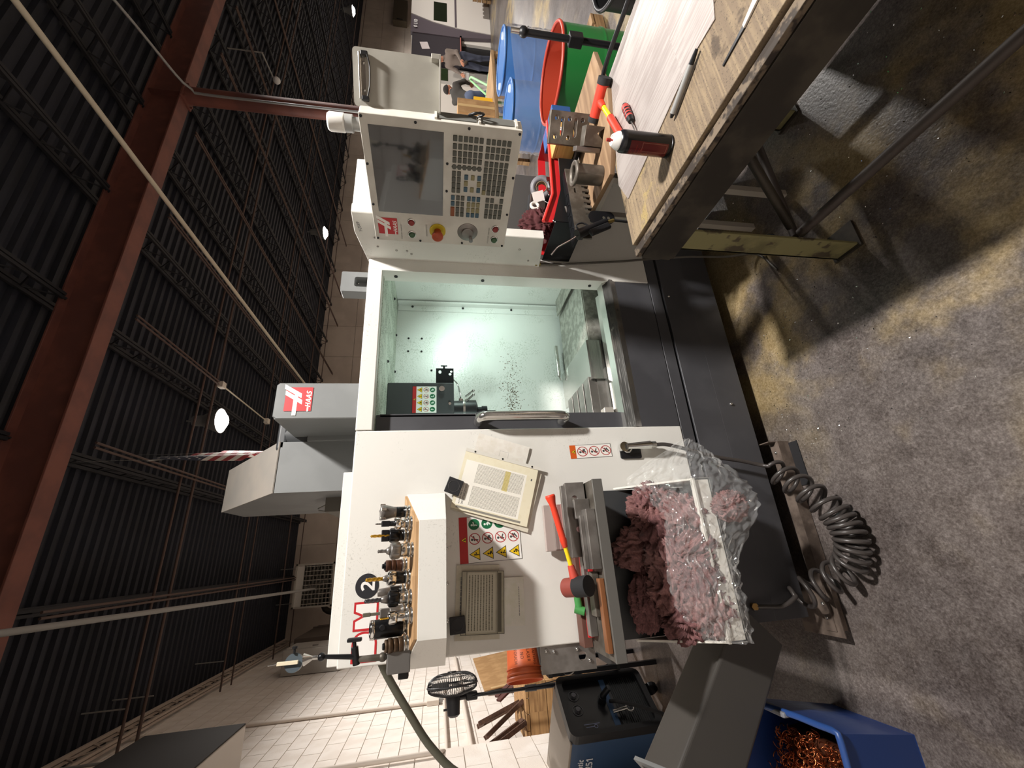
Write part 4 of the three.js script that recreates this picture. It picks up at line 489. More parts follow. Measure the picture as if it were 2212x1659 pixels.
// ---------- rag bin under the ledge
{
  const t = thingW('rag_bin', 'white wall-hung hopper bin with a dark back plate full of rags', 'bin', [-0.06, 0.565, -1.65]), mw = mat(0xdcd9d0, 0.45);
  obj('back_plate', bx(-0.335, 0.222, 0.57, 1.045, -1.747, -1.735, 0.002), MDK2, t); const side = (x) => { const g = ext([[-1.735, 0.565], [-1.545, 0.565], [-1.545, 0.642], [-1.735, 0.9]], 0.008, [], 0.001); g.applyMatrix4(new THREE.Matrix4().makeBasis(V(0, 0, 1), V(0, 1, 0), V(-1, 0, 0))); return g.translate(x, 0, 0); };
  obj('side_plate', side(0.232), mw, t); obj('side_plate', side(-0.336), mw, t); obj('front_lip', [bx(-0.344, 0.232, 0.565, 0.642, -1.553, -1.545, 0.001), bx(-0.344, 0.232, 0.636, 0.646, -1.556, -1.535, 0.001)], mw, t); obj('floor_plate', bx(-0.344, 0.232, 0.565, 0.572, -1.735, -1.545), mw, t); for (const x of [0.19, -0.3]) obj('bolt', T(new THREE.SphereGeometry(0.009, 8, 6), x, 0.985, -1.734), MBKs, t);
}
const MRAG = [0x8f6663, 0x7f5857, 0x98716e].map((c, i) => mat(0xffffff, 0.95, 0, { map: mottle(c, c - 0x1c1614, 30, 4, 6, 1, i * 5), bumpMap: bumpN, bumpScale: 0.001 }));
function rag(x, y, z, sx, sy, sz, k, label, group = 'rags in the wall bin') {
  const g = new THREE.SphereGeometry(1, 96, 64), p = g.attributes.position, o = k * 7.3;
  for (let i = 0; i < p.count; i++) { const v = V(p.getX(i), p.getY(i), p.getZ(i)), rid = (f, s) => 1 - Math.abs(inoise.noise(v.x * f + o, v.y * f * s + o, v.z * f)) * 2.2; const wx = inoise.noise(v.x * 1.4 + o, v.y * 1.4, v.z * 1.4), wy = inoise.noise(v.x * 1.4, v.y * 1.4 + o, v.z * 1.4 + 9), ca = Math.cos(o), sa = Math.sin(o), fu = v.x * ca + v.y * sa + 0.35 * wx, fv = -v.x * sa + v.y * ca + 0.35 * wy, a1 = inoise.noise(fu * 0.9 + o, fv * 4.2, v.z * 3), a2 = inoise.noise(fu * 2 + o, fv * 8 + 4, v.z * 6); const w = 0.74 + 0.14 * rid(1.3, 0.8) + 0.26 * (0.7 - Math.min(1, Math.abs(a1) * 2.6)) + 0.1 * (0.7 - Math.min(1, Math.abs(a2) * 2.4)) + 0.015 * rid(11, 1); v.multiplyScalar(w); p.setXYZ(i, v.x * sx, v.y * sy, v.z * sz); }
  g.rotateZ(k * 0.9); for (let i = 0; i < p.count; i++) if (p.getZ(i) + z < -1.731) p.setZ(i, -1.731 - z + 0.08 * (p.getZ(i) + z + 1.731));
  g.deleteAttribute('normal'); g.deleteAttribute('uv'); const m = mergeVertices(g, 1e-5); m.computeVertexNormals();
  const t = obj('shop_rag', m, MRAG[k % 3]); t.position.set(x, y, z); return tag(t, label, 'rag', group);
}
{
  const L = 'crumpled dusty pink shop rag heaped in the white wall bin';
  [[0.13, 0.75, -1.67, 0.11, 0.13, 0.06], [0.03, 0.74, -1.65, 0.11, 0.13, 0.07], [-0.07, 0.74, -1.65, 0.12, 0.13, 0.075], [-0.17, 0.73, -1.65, 0.12, 0.13, 0.075], [-0.25, 0.71, -1.64, 0.1, 0.12, 0.075], [0.1, 0.66, -1.6, 0.12, 0.08, 0.06], [-0.03, 0.66, -1.59, 0.12, 0.085, 0.06], [-0.14, 0.67, -1.585, 0.12, 0.09, 0.06], [-0.24, 0.66, -1.585, 0.11, 0.09, 0.06], [-0.01, 0.84, -1.69, 0.13, 0.09, 0.045], [-0.19, 0.83, -1.69, 0.14, 0.09, 0.045]].forEach((a, k) => rag(...a, k, L));
  rag(0.16, 0.8, -1.66, 0.055, 0.06, 0.05, 13, 'curled ribbed pink rag standing up at the right end of the wall bin'); rag(0.115, 0.53, -1.505, 0.06, 0.075, 0.045, 14, 'pink rag bulging out of the plastic bag in front of the bin lip');
  // clear bag: a crinkled film over the rags and the bin corner
  const C = [[[0.4, 0.62, -1.64], [0.41, 0.58, -1.62], [0.375, 0.54, -1.6], [0.33, 0.5, -1.59]], [[0.25, 0.85, -1.7], [0.25, 0.72, -1.6], [0.235, 0.6, -1.5], [0.2, 0.45, -1.49]], [[0.11, 0.78, -1.6], [0.09, 0.71, -1.53], [0.085, 0.62, -1.47], [0.09, 0.46, -1.46]], [[-0.05, 0.8, -1.59], [-0.06, 0.73, -1.52], [-0.07, 0.65, -1.48], [-0.07, 0.56, -1.5]], [[-0.2, 0.8, -1.59], [-0.21, 0.74, -1.52], [-0.22, 0.66, -1.49], [-0.22, 0.57, -1.51]], [[-0.33, 0.72, -1.63], [-0.335, 0.69, -1.57], [-0.34, 0.64, -1.53], [-0.345, 0.56, -1.53]]];
  const rows = [0, 1, 2, 3].map((j) => curve(C.map((r) => r[j]))), nu = 130, nv = 90, P = [], I = [];
  for (let i = 0; i <= nu; i++) { const u = i / nu, c = curve(rows.map((r) => r.getPoint(u).toArray())); for (let j = 0; j <= nv; j++) { const v = j / nv, q = c.getPoint(v), a = inoise.noise(u * 20 + v * 4, v * 6, 1.3), b = inoise.noise(u * 10 + v * 14, v * 15 - u * 8, 7.7); q.z += 0.016 * (1 - Math.abs(a) * 2.4) + 0.012 * (1 - Math.abs(b) * 2.4); q.y += 0.01 * b; P.push(q.x, q.y, q.z); } }
  for (let i = 0; i < nu; i++) for (let j = 0; j < nv; j++) { const a = i * (nv + 1) + j, b = a + nv + 1; I.push(a, a + 1, b, b, a + 1, b + 1); }
  const g = new THREE.BufferGeometry(); g.setAttribute('position', new THREE.Float32BufferAttribute(P, 3)); g.setIndex(I); g.computeVertexNormals();
  const m = obj('plastic_bag', g, new THREE.MeshPhysicalMaterial({ color: 0xffffff, roughness: 0.06, transmission: 0.91, thickness: 0, ior: 1.5, side: THREE.DoubleSide })); tag(m, 'clear crinkled plastic bag draped over the pink rags and the bin corner', 'plastic bag');
}
// ---------- air hook and coil hose
{
  const t = thingW('air_coupling', 'chrome air coupling on a black plate beside the three-sign sticker', 'air coupling', [0.4, 0.74, FZ]);
  obj('plate', ext(shape(rrect(0.06, 0.1, 0.008)), 0.008).translate(0.39, 0.785, FZ), MBK, t); obj('swivel', [rod([0.41, 0.82, FZ + 0.008], [0.41, 0.82, FZ + 0.03], 0.022, 0.022, 22), new THREE.TorusGeometry(0.02, 0.004, 8, 24).translate(0.405, 0.808, FZ + 0.026)], MCHR, t); obj('body', [rod([0.41, 0.81, FZ + 0.034], [0.414, 0.70, FZ + 0.036], 0.014, 0.019, 18)], MCHR, t); obj('nut', rod([0.414, 0.70, FZ + 0.035], [0.414, 0.672, FZ + 0.035], 0.016, 0.016, 6), MSS, t);
  const pts = [[0.414, 0.675, FZ + 0.035], [0.41, 0.62, FZ + 0.045], [0.38, 0.52, FZ + 0.055], [0.345, 0.4, FZ + 0.055], [0.322, 0.28, FZ + 0.06], [0.3, 0.2, FZ + 0.07]];
  // loose coils winding across the floor in front of the base
  const ctr = curve([[0.285, 0.15, -1.67], [0.22, 0.13, -1.615], [0.155, 0.12, -1.55], [0.09, 0.1, -1.5], [0.02, 0.08, -1.475], [-0.06, 0.075, -1.475], [-0.13, 0.075, -1.52], [-0.175, 0.09, -1.6], [-0.215, 0.13, -1.67], [-0.25, 0.2, -1.7]]), turns = 17, N = 400;
  const dens = (u) => u < 0.35 ? u * 0.75 : u < 0.65 ? 0.2625 + (u - 0.35) * 1.55 : 0.7275 + (u - 0.65) * 0.7786;
  for (let i = 0; i <= N; i++) { const u = i / N, c = ctr.getPoint(u), tg = ctr.getTangent(u), a = dens(u) * turns * Math.PI * 2 + 2, up = V(0, 1, 0), sd = tg.clone().cross(up).normalize(), nr = sd.clone().cross(tg).normalize(), R = 0.052 * Math.min(1, 0.6 + Math.min(u, 1 - u) * 9); pts.push([c.x + sd.x * Math.cos(a) * R + nr.x * Math.sin(a) * R, Math.max(0.011, c.y + sd.y * Math.cos(a) * R + nr.y * Math.sin(a) * R), c.z + sd.z * Math.cos(a) * R + nr.z * Math.sin(a) * R]); }
  pts.push([-0.27, 0.27, -1.69], [-0.27, 0.33, -1.715], [-0.268, 0.365, -1.735]);
  const h = thingW('coil_hose', 'dark grey coiled air hose looping across the floor in front of the machine base', 'hose', [0, 0, -1.55]); obj('tubing', tube(pts, 0.0088, 1600, 8), mat(0x3f3a38, 0.35), h); obj('end_fitting', [rod([-0.268, 0.36, -1.749], [-0.268, 0.368, -1.725], 0.014, 0.014, 6)], mat(0x9a7a4a, 0.4, 0.7), h);
}
// bright chips scattered on the floor
{
  const g = flat(new THREE.BoxGeometry(0.005, 0.001, 0.0025)), im = new THREE.InstancedMesh(g, MCHR, 700), mx = new THREE.Matrix4(); for (let i = 0; i < 700; i++) { const a = i < 420; mx.compose(V(a ? rr(1.0, 2.0) : rr(0.3, 1.1), 0.0015, a ? rr(-1.6, -0.4) : -1.7 + rnd() * rnd() * 0.9), new THREE.Quaternion().setFromEuler(new THREE.Euler(rr(-0.4, 0.4), rr(0, 6), rr(-0.4, 0.4))), V(1, 1, 1).multiplyScalar(rr(0.4, 1.3))); im.setMatrixAt(i, mx); }
  im.name = 'floor_chips'; im.userData = { label: 'tiny bright metal chips scattered on the floor by the bench and machine base', category: 'metal chips', kind: 'stuff' }; im.receiveShadow = im.castShadow = true; scene.add(im);
}
// floor channel with bolts in front of the base
{
  const m = mat(0xffffff, 0.6, 0.3, { map: mottle(0x7a6c62, 0x5c5048, 6, 5, 4) });
  const c = thingW('floor_channel', 'low bent-metal cable channel on the floor along the machine base', 'cable channel', [0, 0, -1.7]); obj('top', [bx(-0.38, 0.41, 0.055, 0.06, -1.74, -1.69, 0.001)], m, c); obj('front_flange', bx(-0.38, 0.41, 0.004, 0.06, -1.692, -1.688), m, c); obj('foot', bx(0.2, 0.4, 0, 0.005, -1.688, -1.64), MBKm, c); for (const x of [0.36, 0.28, -0.28, -0.33]) obj('bolt', T(new THREE.SphereGeometry(0.008, 8, 6), x, 0.06, -1.715), MSS, c); obj('end_plate', [bx(-0.4, -0.2, 0.05, 0.056, -1.86, -1.66, 0.001)], m, c); obj('end_tab', bx(0.408, 0.412, 0.05, 0.1, -1.76, -1.7), m, c);
}
// ---------- chip auger chute and blue bin of copper chips
{
  const t = thingW('chip_chute', 'dark grey square chip chute rising from the machine base to the lower left', 'chute', [-0.5, 0.2, -1.78]), A = V(-0.345, 0.39, -1.8), Bq = V(-0.78, 0.86, -1.66), d = Bq.clone().sub(A), L = d.length(); d.normalize();
  const x = V(0, 0, 1).sub(d.clone().multiplyScalar(d.z)).normalize(), y = d.clone().cross(x), b = new THREE.Matrix4().makeBasis(x, y, d).setPosition(A), sec = rrect(0.19, 0.215, 0.012); const hole = rrect(0.18, 0.205, 0.01);
  obj('duct', ext(shape(sec, [hole]), L).applyMatrix4(b), mat(0x45423f, 0.4), t); obj('mouth_flange', [ext(shape(rrect(0.23, 0.255, 0.004), [hole]), 0.012).applyMatrix4(b.clone().setPosition(A.clone().addScaledVector(d, L * 0.98)))], MGR, t);
  obj('spout', [bx(-0.98, -0.74, 0.62, 0.99, -1.76, -1.57, 0.004)], mat(0x8b8680, 0.45), t, 'lighter grey spout at the upper end'); obj('spout_bolt', T(new THREE.SphereGeometry(0.008, 8, 6), -0.76, 0.66, -1.568), MSS, t);
  const MBL = mat(0x1d3c7a, 0.42), q = thingW('plastic_bin', 'blue plastic bin with sloping rim standing under the chip chute', 'bin', [-0.88, 0, -1.72]);
  const O = [[-0.68, -1.56], [-0.68, -1.9], [-1.15, -1.9], [-1.15, -1.56]], up = [[-0.61, -1.48], [-0.61, -1.95], [-1.22, -1.95], [-1.22, -1.48]], yt = (z) => 0.47 - (z + 1.95) / 0.47 * 0.1;
  const wall = (lo, hi, th) => { const P = [], Q3 = (a, b2, c3) => P.push(...a, ...b2, ...c3); const n = 4; for (let i = 0; i < n; i++) { const j = (i + 1) % n, seg = 8; const pt = (f, h2) => { const lx = lo[i][0] + (lo[j][0] - lo[i][0]) * f, lz = lo[i][1] + (lo[j][1] - lo[i][1]) * f, ux = hi[i][0] + (hi[j][0] - hi[i][0]) * f, uz = hi[i][1] + (hi[j][1] - hi[i][1]) * f, Yt = yt(uz) - (i === 0 ? 0.035 * Math.sin(f * Math.PI) : 0); return [lx + (ux - lx) * h2 + 0, th + (Yt - th) * h2, lz + (uz - lz) * h2]; }; for (let s = 0; s < seg; s++) { const a = pt(s / seg, 0), b2 = pt((s + 1) / seg, 0), c3 = pt((s + 1) / seg, 1), e = pt(s / seg, 1); Q3(a, b2, c3); Q3(a, c3, e); } } const g = new THREE.BufferGeometry(); g.setAttribute('position', new THREE.Float32BufferAttribute(P, 3)); g.computeVertexNormals(); return g; };
  const inn = (a, k) => a.map(([u, v]) => [u + (u < -0.9 ? k : -k), v + (v < -1.7 ? k : -k)]);
  obj('shell', [wall(O, up, 0.005), wall(inn(O, 0.006), inn(up, 0.006), 0.012), bx(-1.15, -0.68, 0, 0.012, -1.9, -1.56)], new THREE.MeshStandardMaterial({ color: 0x1d3c7a, roughness: 0.42, side: THREE.DoubleSide }), q);
  const rp = []; for (let i = 0; i < 4; i++) for (let s = 0; s < 6; s++) { const j = (i + 1) % 4, f = s / 6, X = up[i][0] + (up[j][0] - up[i][0]) * f, Z = up[i][1] + (up[j][1] - up[i][1]) * f; rp.push([X, yt(Z) - (i === 0 ? 0.035 * Math.sin(f * Math.PI) : 0), Z]); }
  obj('rim', tube(rp, 0.011, 120, 8, true, 0.2), mat(0x2a4a86, 0.4), q); obj('hand_grip', [bx(-0.625, -0.606, 0.36, 0.4, -1.83, -1.68, 0.006)], mat(0x7d7f86, 0.5), q, 'pale worn grip on the rim');
  // copper chips
  const one = []; for (let k = 0; k < 16; k++) { const a = k / 16 * 5; one.push([Math.cos(a) * 0.012, k * 0.0016, Math.sin(a) * 0.012]); } const cg = tube(one, 0.0016, 24, 4), im = new THREE.InstancedMesh(flat(cg), mat(0xb9683f, 0.25, 0.95), 900), mx = new THREE.Matrix4(); let nI = 0;
  for (let i = 0; i < 900; i++) { const x = rr(-1.12, -0.7), z = rr(-1.86, -1.6); mx.compose(V(x, 0.26 + rr(0, 0.06) + 0.05 * Math.sin((x + 1.12) / 0.42 * 3.14), z), new THREE.Quaternion().setFromEuler(new THREE.Euler(rr(0, 6), rr(0, 6), rr(0, 6))), V(1, 1, 1)); im.setMatrixAt(nI++, mx); }
  im.name = 'copper_chips'; im.userData = { label: 'heap of bright copper turnings inside the blue plastic bin', category: 'metal chips', kind: 'stuff' }; im.castShadow = im.receiveShadow = true; scene.add(im); tag(obj('chip_bed', bx(-1.12, -0.71, 0.02, 0.27, -1.87, -1.6, 0.02), mat(0x5a3220, 0.5, 0.5)), 'packed copper turnings filling the lower half of the blue bin', 'metal chips').userData.kind = 'stuff';
}
// ---------- welder, fan and stock along the left wall
{
  const t = thing('welding_machine', 'blue and black wheeled welding power source behind the chip chute', 'welder', [-1.025, 0, -3.405], 0.927), MBLU = mat(0x2f4a6c, 0.45), w = 0.2;
  obj('cabinet', bx(-w, w, 0.16, 0.79, -0.82, -0.03, 0.01), MBLU, t, 'blue cabinet'); obj('top_cover', bx(-w - 0.004, w + 0.004, 0.785, 0.8, -0.82, -0.03, 0.005), mat(0x8d8378, 0.6), t);
  const f = obj('front_bezel', [ext(shape(rrect(0.42, 0.65, 0.05), [rrect(0.35, 0.57, 0.03)]), 0.07).translate(0, 0.475, -0.03)], MBK, t, 'black plastic front bezel'); obj('front_panel', bx(-0.18, 0.18, 0.18, 0.77, -0.03, 0.0), mat(0x101014, 0.3), f);
  for (const x of [-0.02, 0.08]) obj('dial', [T(new THREE.TorusGeometry(0.035, 0.003, 6, 28), x, 0.69, 0.003), rod([x, 0.69, 0], [x, 0.69, 0.02], 0.02, 0.016, 18)], mat(0x55555a, 0.4), f); for (let i = 0; i < 15; i++) obj('vent_slat', bx(-0.17, 0.17, 0.19 + i * 0.015, 0.197 + i * 0.015, 0, 0.008), MBK, f);
  obj('gun_socket', [rod([0.02, 0.5, 0], [0.02, 0.5, 0.05], 0.03, 0.028, 18), rod([0.02, 0.5, 0.05], [0.02, 0.46, 0.12], 0.02, 0.02, 14)], MBKs, f); obj('blue_band', bx(-0.175, 0.175, 0.43, 0.47, 0, 0.004), MBLU, f); obj('lead', tube([[0.0, 0.45, 0.02], [-0.06, 0.4, 0.08], [-0.14, 0.25, 0.1], [-0.2, 0.08, 0.06]], 0.012, 40, 8), MRUB, f); obj('work_clamp', [rod([-0.08, 0.46, 0.03], [-0.08, 0.36, 0.05], 0.012), new THREE.TorusGeometry(0.025, 0.006, 6, 18).translate(-0.08, 0.34, 0.05)], MSS, f);
  decal('panel_print', 0.09, 0.14, cv(180, 280, (g, W, H) => { g.clearRect(0, 0, W, H); g.strokeStyle = '#7f86a8'; g.lineWidth = 8; g.beginPath(); g.moveTo(60, 40); g.lineTo(60, 150); g.arc(60, 180, 22, -1.57, 4.7); g.moveTo(95, 20); g.lineTo(95, 240); g.stroke(); }), f, [-0.12, 0.62, 0.0015], [0, 0, 0], { alpha: true });
  decal('model_print', 0.34, 0.14, cv(680, 280, (g, W, H) => { g.clearRect(0, 0, W, H); g.fillStyle = '#e6e8ec'; g.font = 'italic bold 100px sans-serif'; g.fillText('Millermatic', 20, 110); g.font = 'bold 130px sans-serif'; g.fillText('251', 380, 240); for (let i = 0; i < 4; i++) g.fillRect(60 + i * 20, 150 + i * 24, 300 - i * 20, 10); }), t, [-w - 0.002, 0.68, -0.3], [0, -Math.PI / 2, 0], { alpha: true, label: 'white model lettering on the blue side' });
  for (const x of [-0.18, 0.18]) obj('rear_wheel', T(rod([-0.025, 0, 0], [0.025, 0, 0], 0.13, 0.13, 24), x * 1.25, 0.13, -0.65), MRUB, t); for (const x of [-0.14, 0.14]) obj('caster', [T(rod([-0.015, 0, 0], [0.015, 0, 0], 0.05, 0.05, 18), x, 0.05, -0.1), bx(x - 0.02, x + 0.02, 0.08, 0.16, -0.13, -0.07)], MBKs, t);
  const c = thing('tin_can', 'round silver-green tin standing on the back of the welder', 'can', [-1.5, 0.8, -3.55]); obj('body', lathe([[0, 0], [0.06, 0], [0.062, 0.005], [0.06, 0.01], [0.06, 0.085], [0.062, 0.09], [0, 0.09]], 28), mat(0xffffff, 0.4, 0.5, { map: mottle(0x8f968f, 0x4f5c58, 10, 3, 6) }), c); obj('lid', rod([0, 0.09, 0], [0, 0.1, 0], 0.063, 0.063, 28), MST, c);
}
{
  const t = thing('pedestal_fan', 'black pedestal fan seen from the side in front of the white block wall', 'fan', [-1.09, 0, -4.24]), ax = V(0.97, 0.03, -0.15).normalize(), c = V(0.1, 1.52, 0.04), q = new THREE.Quaternion().setFromUnitVectors(V(0, 0, 1), ax), put = (g) => { g.applyQuaternion(q); g.translate(c.x, c.y, c.z); return g; };
  const wires = []; for (let k = 0; k < 72; k++) { const a = k / 72 * Math.PI * 2, pr = [[0.03, 0.085], [0.12, 0.08], [0.19, 0.045], [0.205, 0], [0.19, -0.04], [0.1, -0.07], [0.06, -0.075]].map(([r, z]) => [Math.cos(a) * r, Math.sin(a) * r, z]); wires.push(tube(pr, 0.0022, 16, 4)); }
  obj('guard', put(merge(wires)), MBK, t); obj('guard_ring', put(merge([new THREE.TorusGeometry(0.205, 0.008, 8, 48), new THREE.TorusGeometry(0.12, 0.003, 6, 36).translate(0, 0, 0.08), new THREE.TorusGeometry(0.16, 0.003, 6, 36).translate(0, 0, 0.062)])), MBK, t); obj('guard_badge', put(rod([0, 0, 0.08], [0, 0, 0.095], 0.04, 0.036, 24)), MBK, t);
  for (let k = 0; k < 3; k++) { const g = new THREE.BoxGeometry(0.12, 0.15, 0.004, 6, 4, 1), p = g.attributes.position; for (let i = 0; i < p.count; i++) p.setZ(i, p.getZ(i) + p.getX(i) * 0.35); g.computeVertexNormals(); obj('blade', put(T(T(g, 0, 0.1, 0), 0, 0, 0, 0, 0, k * 2.094)), mat(0x2a2a2c, 0.4), t); }
  obj('motor', put(merge([rod([0, 0, -0.07], [0, 0, -0.2], 0.06, 0.05, 24), rod([0, 0, -0.2], [0, 0, -0.215], 0.05, 0.03, 24), rod([0, 0.05, -0.16], [0, 0.08, -0.16], 0.008)])), MBK, t); obj('tilt_joint', [T(bx(-0.03, 0.03, -0.05, 0.05, -0.03, 0.03, 0.015), 0, 1.36, 0), rod([0, 1.4, 0], [0.0, 1.5, 0.01], 0.022)], MBK, t); obj('upper_pole', rod([0, 0.85, 0], [0, 1.36, 0], 0.014), MBK, t); obj('pole_collar', rod([0, 0.8, 0], [0, 0.9, 0], 0.026, 0.024, 18), MBK, t); obj('lower_pole', rod([0, 0.03, 0], [0, 0.85, 0], 0.02), MBK, t); obj('base', lathe([[0, 0.04], [0.05, 0.035], [0.2, 0.012], [0.21, 0], [0, 0]], 36), MBK, t); obj('power_cord', tube([[0, 1.36, 0.03], [0.03, 1.15, 0.05], [0.02, 0.95, 0.04], [0.05, 0.6, 0.06], [0.15, 0.1, 0.1], [0.4, 0.01, 0.2]], 0.004, 50, 6), MBK, t);
}
{
  const MCARD = mat(0xffffff, 0.9, 0, { map: mottle(0xb58f62, 0xa37d52, 5, 4, 1.5) }), MWB2 = mat(0xffffff, 0.8, 0, { map: woodTex(0xc49a68, 0x8f6a44, 1.4, 20) }), MBRW = mat(0xffffff, 0.7, 0, { map: woodTex(0x6e4e3c, 0x4c3428, 2, 24) });
  const cr = thingW('wooden_crate', 'pale wooden crate of thick boards against the left wall', 'crate', [-1.45, 0, -5.1]); for (let k = 0; k < 4; k++) obj('board', bx(-1.72, -1.2, 0.04 + k * 0.18, 0.215 + k * 0.18, -4.9, -4.86, 0.004), MWB2, cr); for (let k = 0; k < 4; k++) obj('board', bx(-1.24, -1.2, 0.04 + k * 0.18, 0.215 + k * 0.18, -5.6, -4.91, 0.004), MWB2, cr); for (let k = 0; k < 4; k++) obj('board', bx(-1.72 + k * 0.13, -1.595 + k * 0.13, 0.76, 0.79, -5.6, -4.86, 0.004), MWB2, cr); obj('skid', [bx(-1.7, -1.6, 0, 0.04, -5.6, -4.86), bx(-1.32, -1.22, 0, 0.04, -5.6, -4.86)], MWB2, cr);
  const fr = (x, z, ry, rz, label) => { const t = thing('timber_trestle', label, 'trestle', [x, 0.79, z], ry); t.rotation.z = rz; obj('rail', bx(-0.02, 0.02, 0, 0.46, -0.13, -0.08, 0.003), MBRW, t); obj('rail', bx(-0.02, 0.02, 0, 0.46, 0.08, 0.13, 0.003), MBRW, t); obj('crosspiece', [bx(-0.018, 0.018, 0.4, 0.45, -0.08, 0.08), bx(-0.018, 0.018, 0, 0.05, -0.08, 0.08)], MBRW, t); return t; };
  fr(-1.42, -5.1, 0.35, 0.55, 'dark brown slatted trestle leaning to the wall on the crate, nearer the fan'); fr(-1.55, -5.0, 0.2, 0.42, 'second dark brown slatted trestle leaning on the crate, nearer the camera'); fr(-1.5, -5.35, 0.4, 0.3, 'dark brown slatted trestle at the back of the leaning pair');
  const cs = thingW('cardboard_sheet', 'large flattened cardboard sheet leaning on the left wall behind the orange bucket', 'cardboard', [-1.74, 0, -7.9]); obj('sheet', T(bx(-0.006, 0.006, 0, 1.0, -1.1, 0.95), -1.66, 0.0, -7.9, 0, 0, 0.1), MCARD, cs); obj('tape', T(bx(0.006, 0.008, 0.5, 0.9, 0.86, 0.93), -1.66, 0, -7.9, 0, 0, 0.1), mat(0xc9a878, 0.4), cs);
  const pl = (z, rz, lab) => { const t = obj('plank', T(bx(-0.012, 0.012, 0, 0.75, -0.03, 0.03, 0.003), 0, 0, 0), mat(0x5a3530, 0.7)); t.position.set(-1.35, 0.43, z); t.rotation.set(0.75, 0, 0.25); return tag(t, lab, 'plank'); };
  pl(-6.3, 0, 'reddish brown plank leaning across the cardboard, upper one'); pl(-6.15, 0, 'reddish brown plank leaning across the cardboard, lower one');
  tag(obj('stock_table', [bx(-1.75, -1.1, 0.36, 0.4, -6.7, -5.7, 0.003), bx(-1.73, -1.68, 0, 0.36, -6.65, -6.6), bx(-1.17, -1.12, 0, 0.36, -6.65, -6.6), bx(-1.73, -1.68, 0, 0.36, -5.8, -5.75), bx(-1.17, -1.12, 0, 0.36, -5.8, -5.75)], MBRW), 'low dark stock table behind the wooden crate', 'table');
  const kt = thingW('equipment_cart', 'dark steel equipment cart standing behind the welder and under the orange bucket', 'cart', [-0.85, 0, -3.75]); obj('top', bx(-0.86, -0.5, 0.82, 0.85, -3.95, -3.5, 0.004), mat(0x2c2a2a, 0.6), kt); obj('shelf', bx(-0.86, -0.5, 0.3, 0.32, -3.95, -3.5), mat(0x2c2a2a, 0.6), kt); for (const [x, z] of [[-0.84, -3.93], [-0.52, -3.93], [-0.84, -3.52], [-0.52, -3.52]]) obj('leg', bx(x - 0.015, x + 0.015, 0, 0.82, z - 0.015, z + 0.015), MBKs, kt);
  const bk = thing('plastic_bucket', 'orange plastic bucket lying on its side with black handwriting', 'bucket', [-0.76, 0.995, -3.72], 0.35); const pr = [[0, 0.14], [0.105, 0.14], [0.113, 0.13], [0.128, -0.1], [0.135, -0.1], [0.135, -0.115], [0.129, -0.115], [0.137, -0.125], [0.142, -0.14], [0.136, -0.15], [0.13, -0.15], [0.108, 0.125], [0, 0.13]];
  obj('shell', lathe(pr, 36).rotateZ(-Math.PI / 2), new THREE.MeshStandardMaterial({ color: 0xd9683a, roughness: 0.45, side: THREE.DoubleSide }), bk); obj('rim_rib', [T(new THREE.TorusGeometry(0.131, 0.004, 6, 40), -0.07, 0, 0, 0, Math.PI / 2, 0)], mat(0xd0602f, 0.45), bk);
  { const g = new THREE.CylinderGeometry(0.1285, 0.1165, 0.19, 24, 1, true, -0.9, 1.8).rotateZ(Math.PI / 2).rotateX(0); const tx = cv(380, 420, (c, W, H) => { c.clearRect(0, 0, W, H); c.fillStyle = '#3a1c10'; c.font = '62px sans-serif'; c.textAlign = 'center'; ['WAITING', 'LASER', 'NO', 'TOUCH'].forEach((s, i) => c.fillText(s, W / 2, 90 + i * 95)); }); tx.center.set(0.5, 0.5); tx.rotation = Math.PI / 2; const m = new THREE.Mesh(g, new THREE.MeshStandardMaterial({ map: tx, alphaTest: 0.5, transparent: true, roughness: 0.5 })); m.name = 'handwriting'; bk.add(m); }
}
// thick hose from the machine's rear to the lower left
tag(obj('coolant_hose', tube([[-0.3, 1.93, -2.2], [-0.45, 1.89, -2.32], [-0.63, 1.785, -2.375], [-0.81, 1.666, -2.43], [-0.95, 1.5, -2.46], [-1.1, 1.1, -2.48], [-1.25, 0.5, -2.45], [-1.35, 0.02, -2.4]], 0.017, 60, 12), mat(0x5a594c, 0.55)), 'thick olive grey hose hanging from behind the tool shelf to the lower left', 'hose');
// ---------- workbench on the right
const MBW = mat(0xffffff, 0.75, 0, { map: mkTex(512, (u, v) => { const a = fbm(u, v, 5, 6, 60), b = fbm(u, v, 14, 4, 66), g = vn(u * 4, v * 160, 160, 61); let c = mix3([112, 96, 78], [140, 122, 96], sm(0.3, 0.7, 0.6 * a + 0.4 * g)); c = mix3(c, [156, 136, 86], sm(0.55, 0.7, b) * sm(0.48, 0.6, a) * 0.8); c = mix3(c, [70, 58, 46], sm(0.64, 0.76, fbm(u, v, 9, 5, 80)) * 0.8); const s = vn(u * 256, v * 256, 256, 83); return c.map((q) => q * (s > 0.86 ? 0.7 : 1)); }, 1.3), bumpMap: bumpN, bumpScale: 0.001 });
const MBST = mat(0xffffff, 0.55, 0.35, { map: mottle(0x453f36, 0x2f2a24, 6, 5, 2) }), MRAIL = mat(0xffffff, 0.7, 0.2, { map: mkTex(256, (u, v) => mix3([112, 98, 82], [54, 46, 40], sm(0.4, 0.62, fbm(u, v, 16, 4, 33))), 3) });
const MOLIVE = mat(0xffffff, 0.7, 0, { map: mkTex(256, (u, v) => { const a = fbm(u, v, 4, 5, 44); let c = mix3([128, 122, 84], [104, 98, 66], sm(0.35, 0.65, a)); return mix3(c, [60, 50, 38], sm(0.58, 0.72, fbm(u, v, 9, 4, 47)) * 0.8); }, 2.5) });
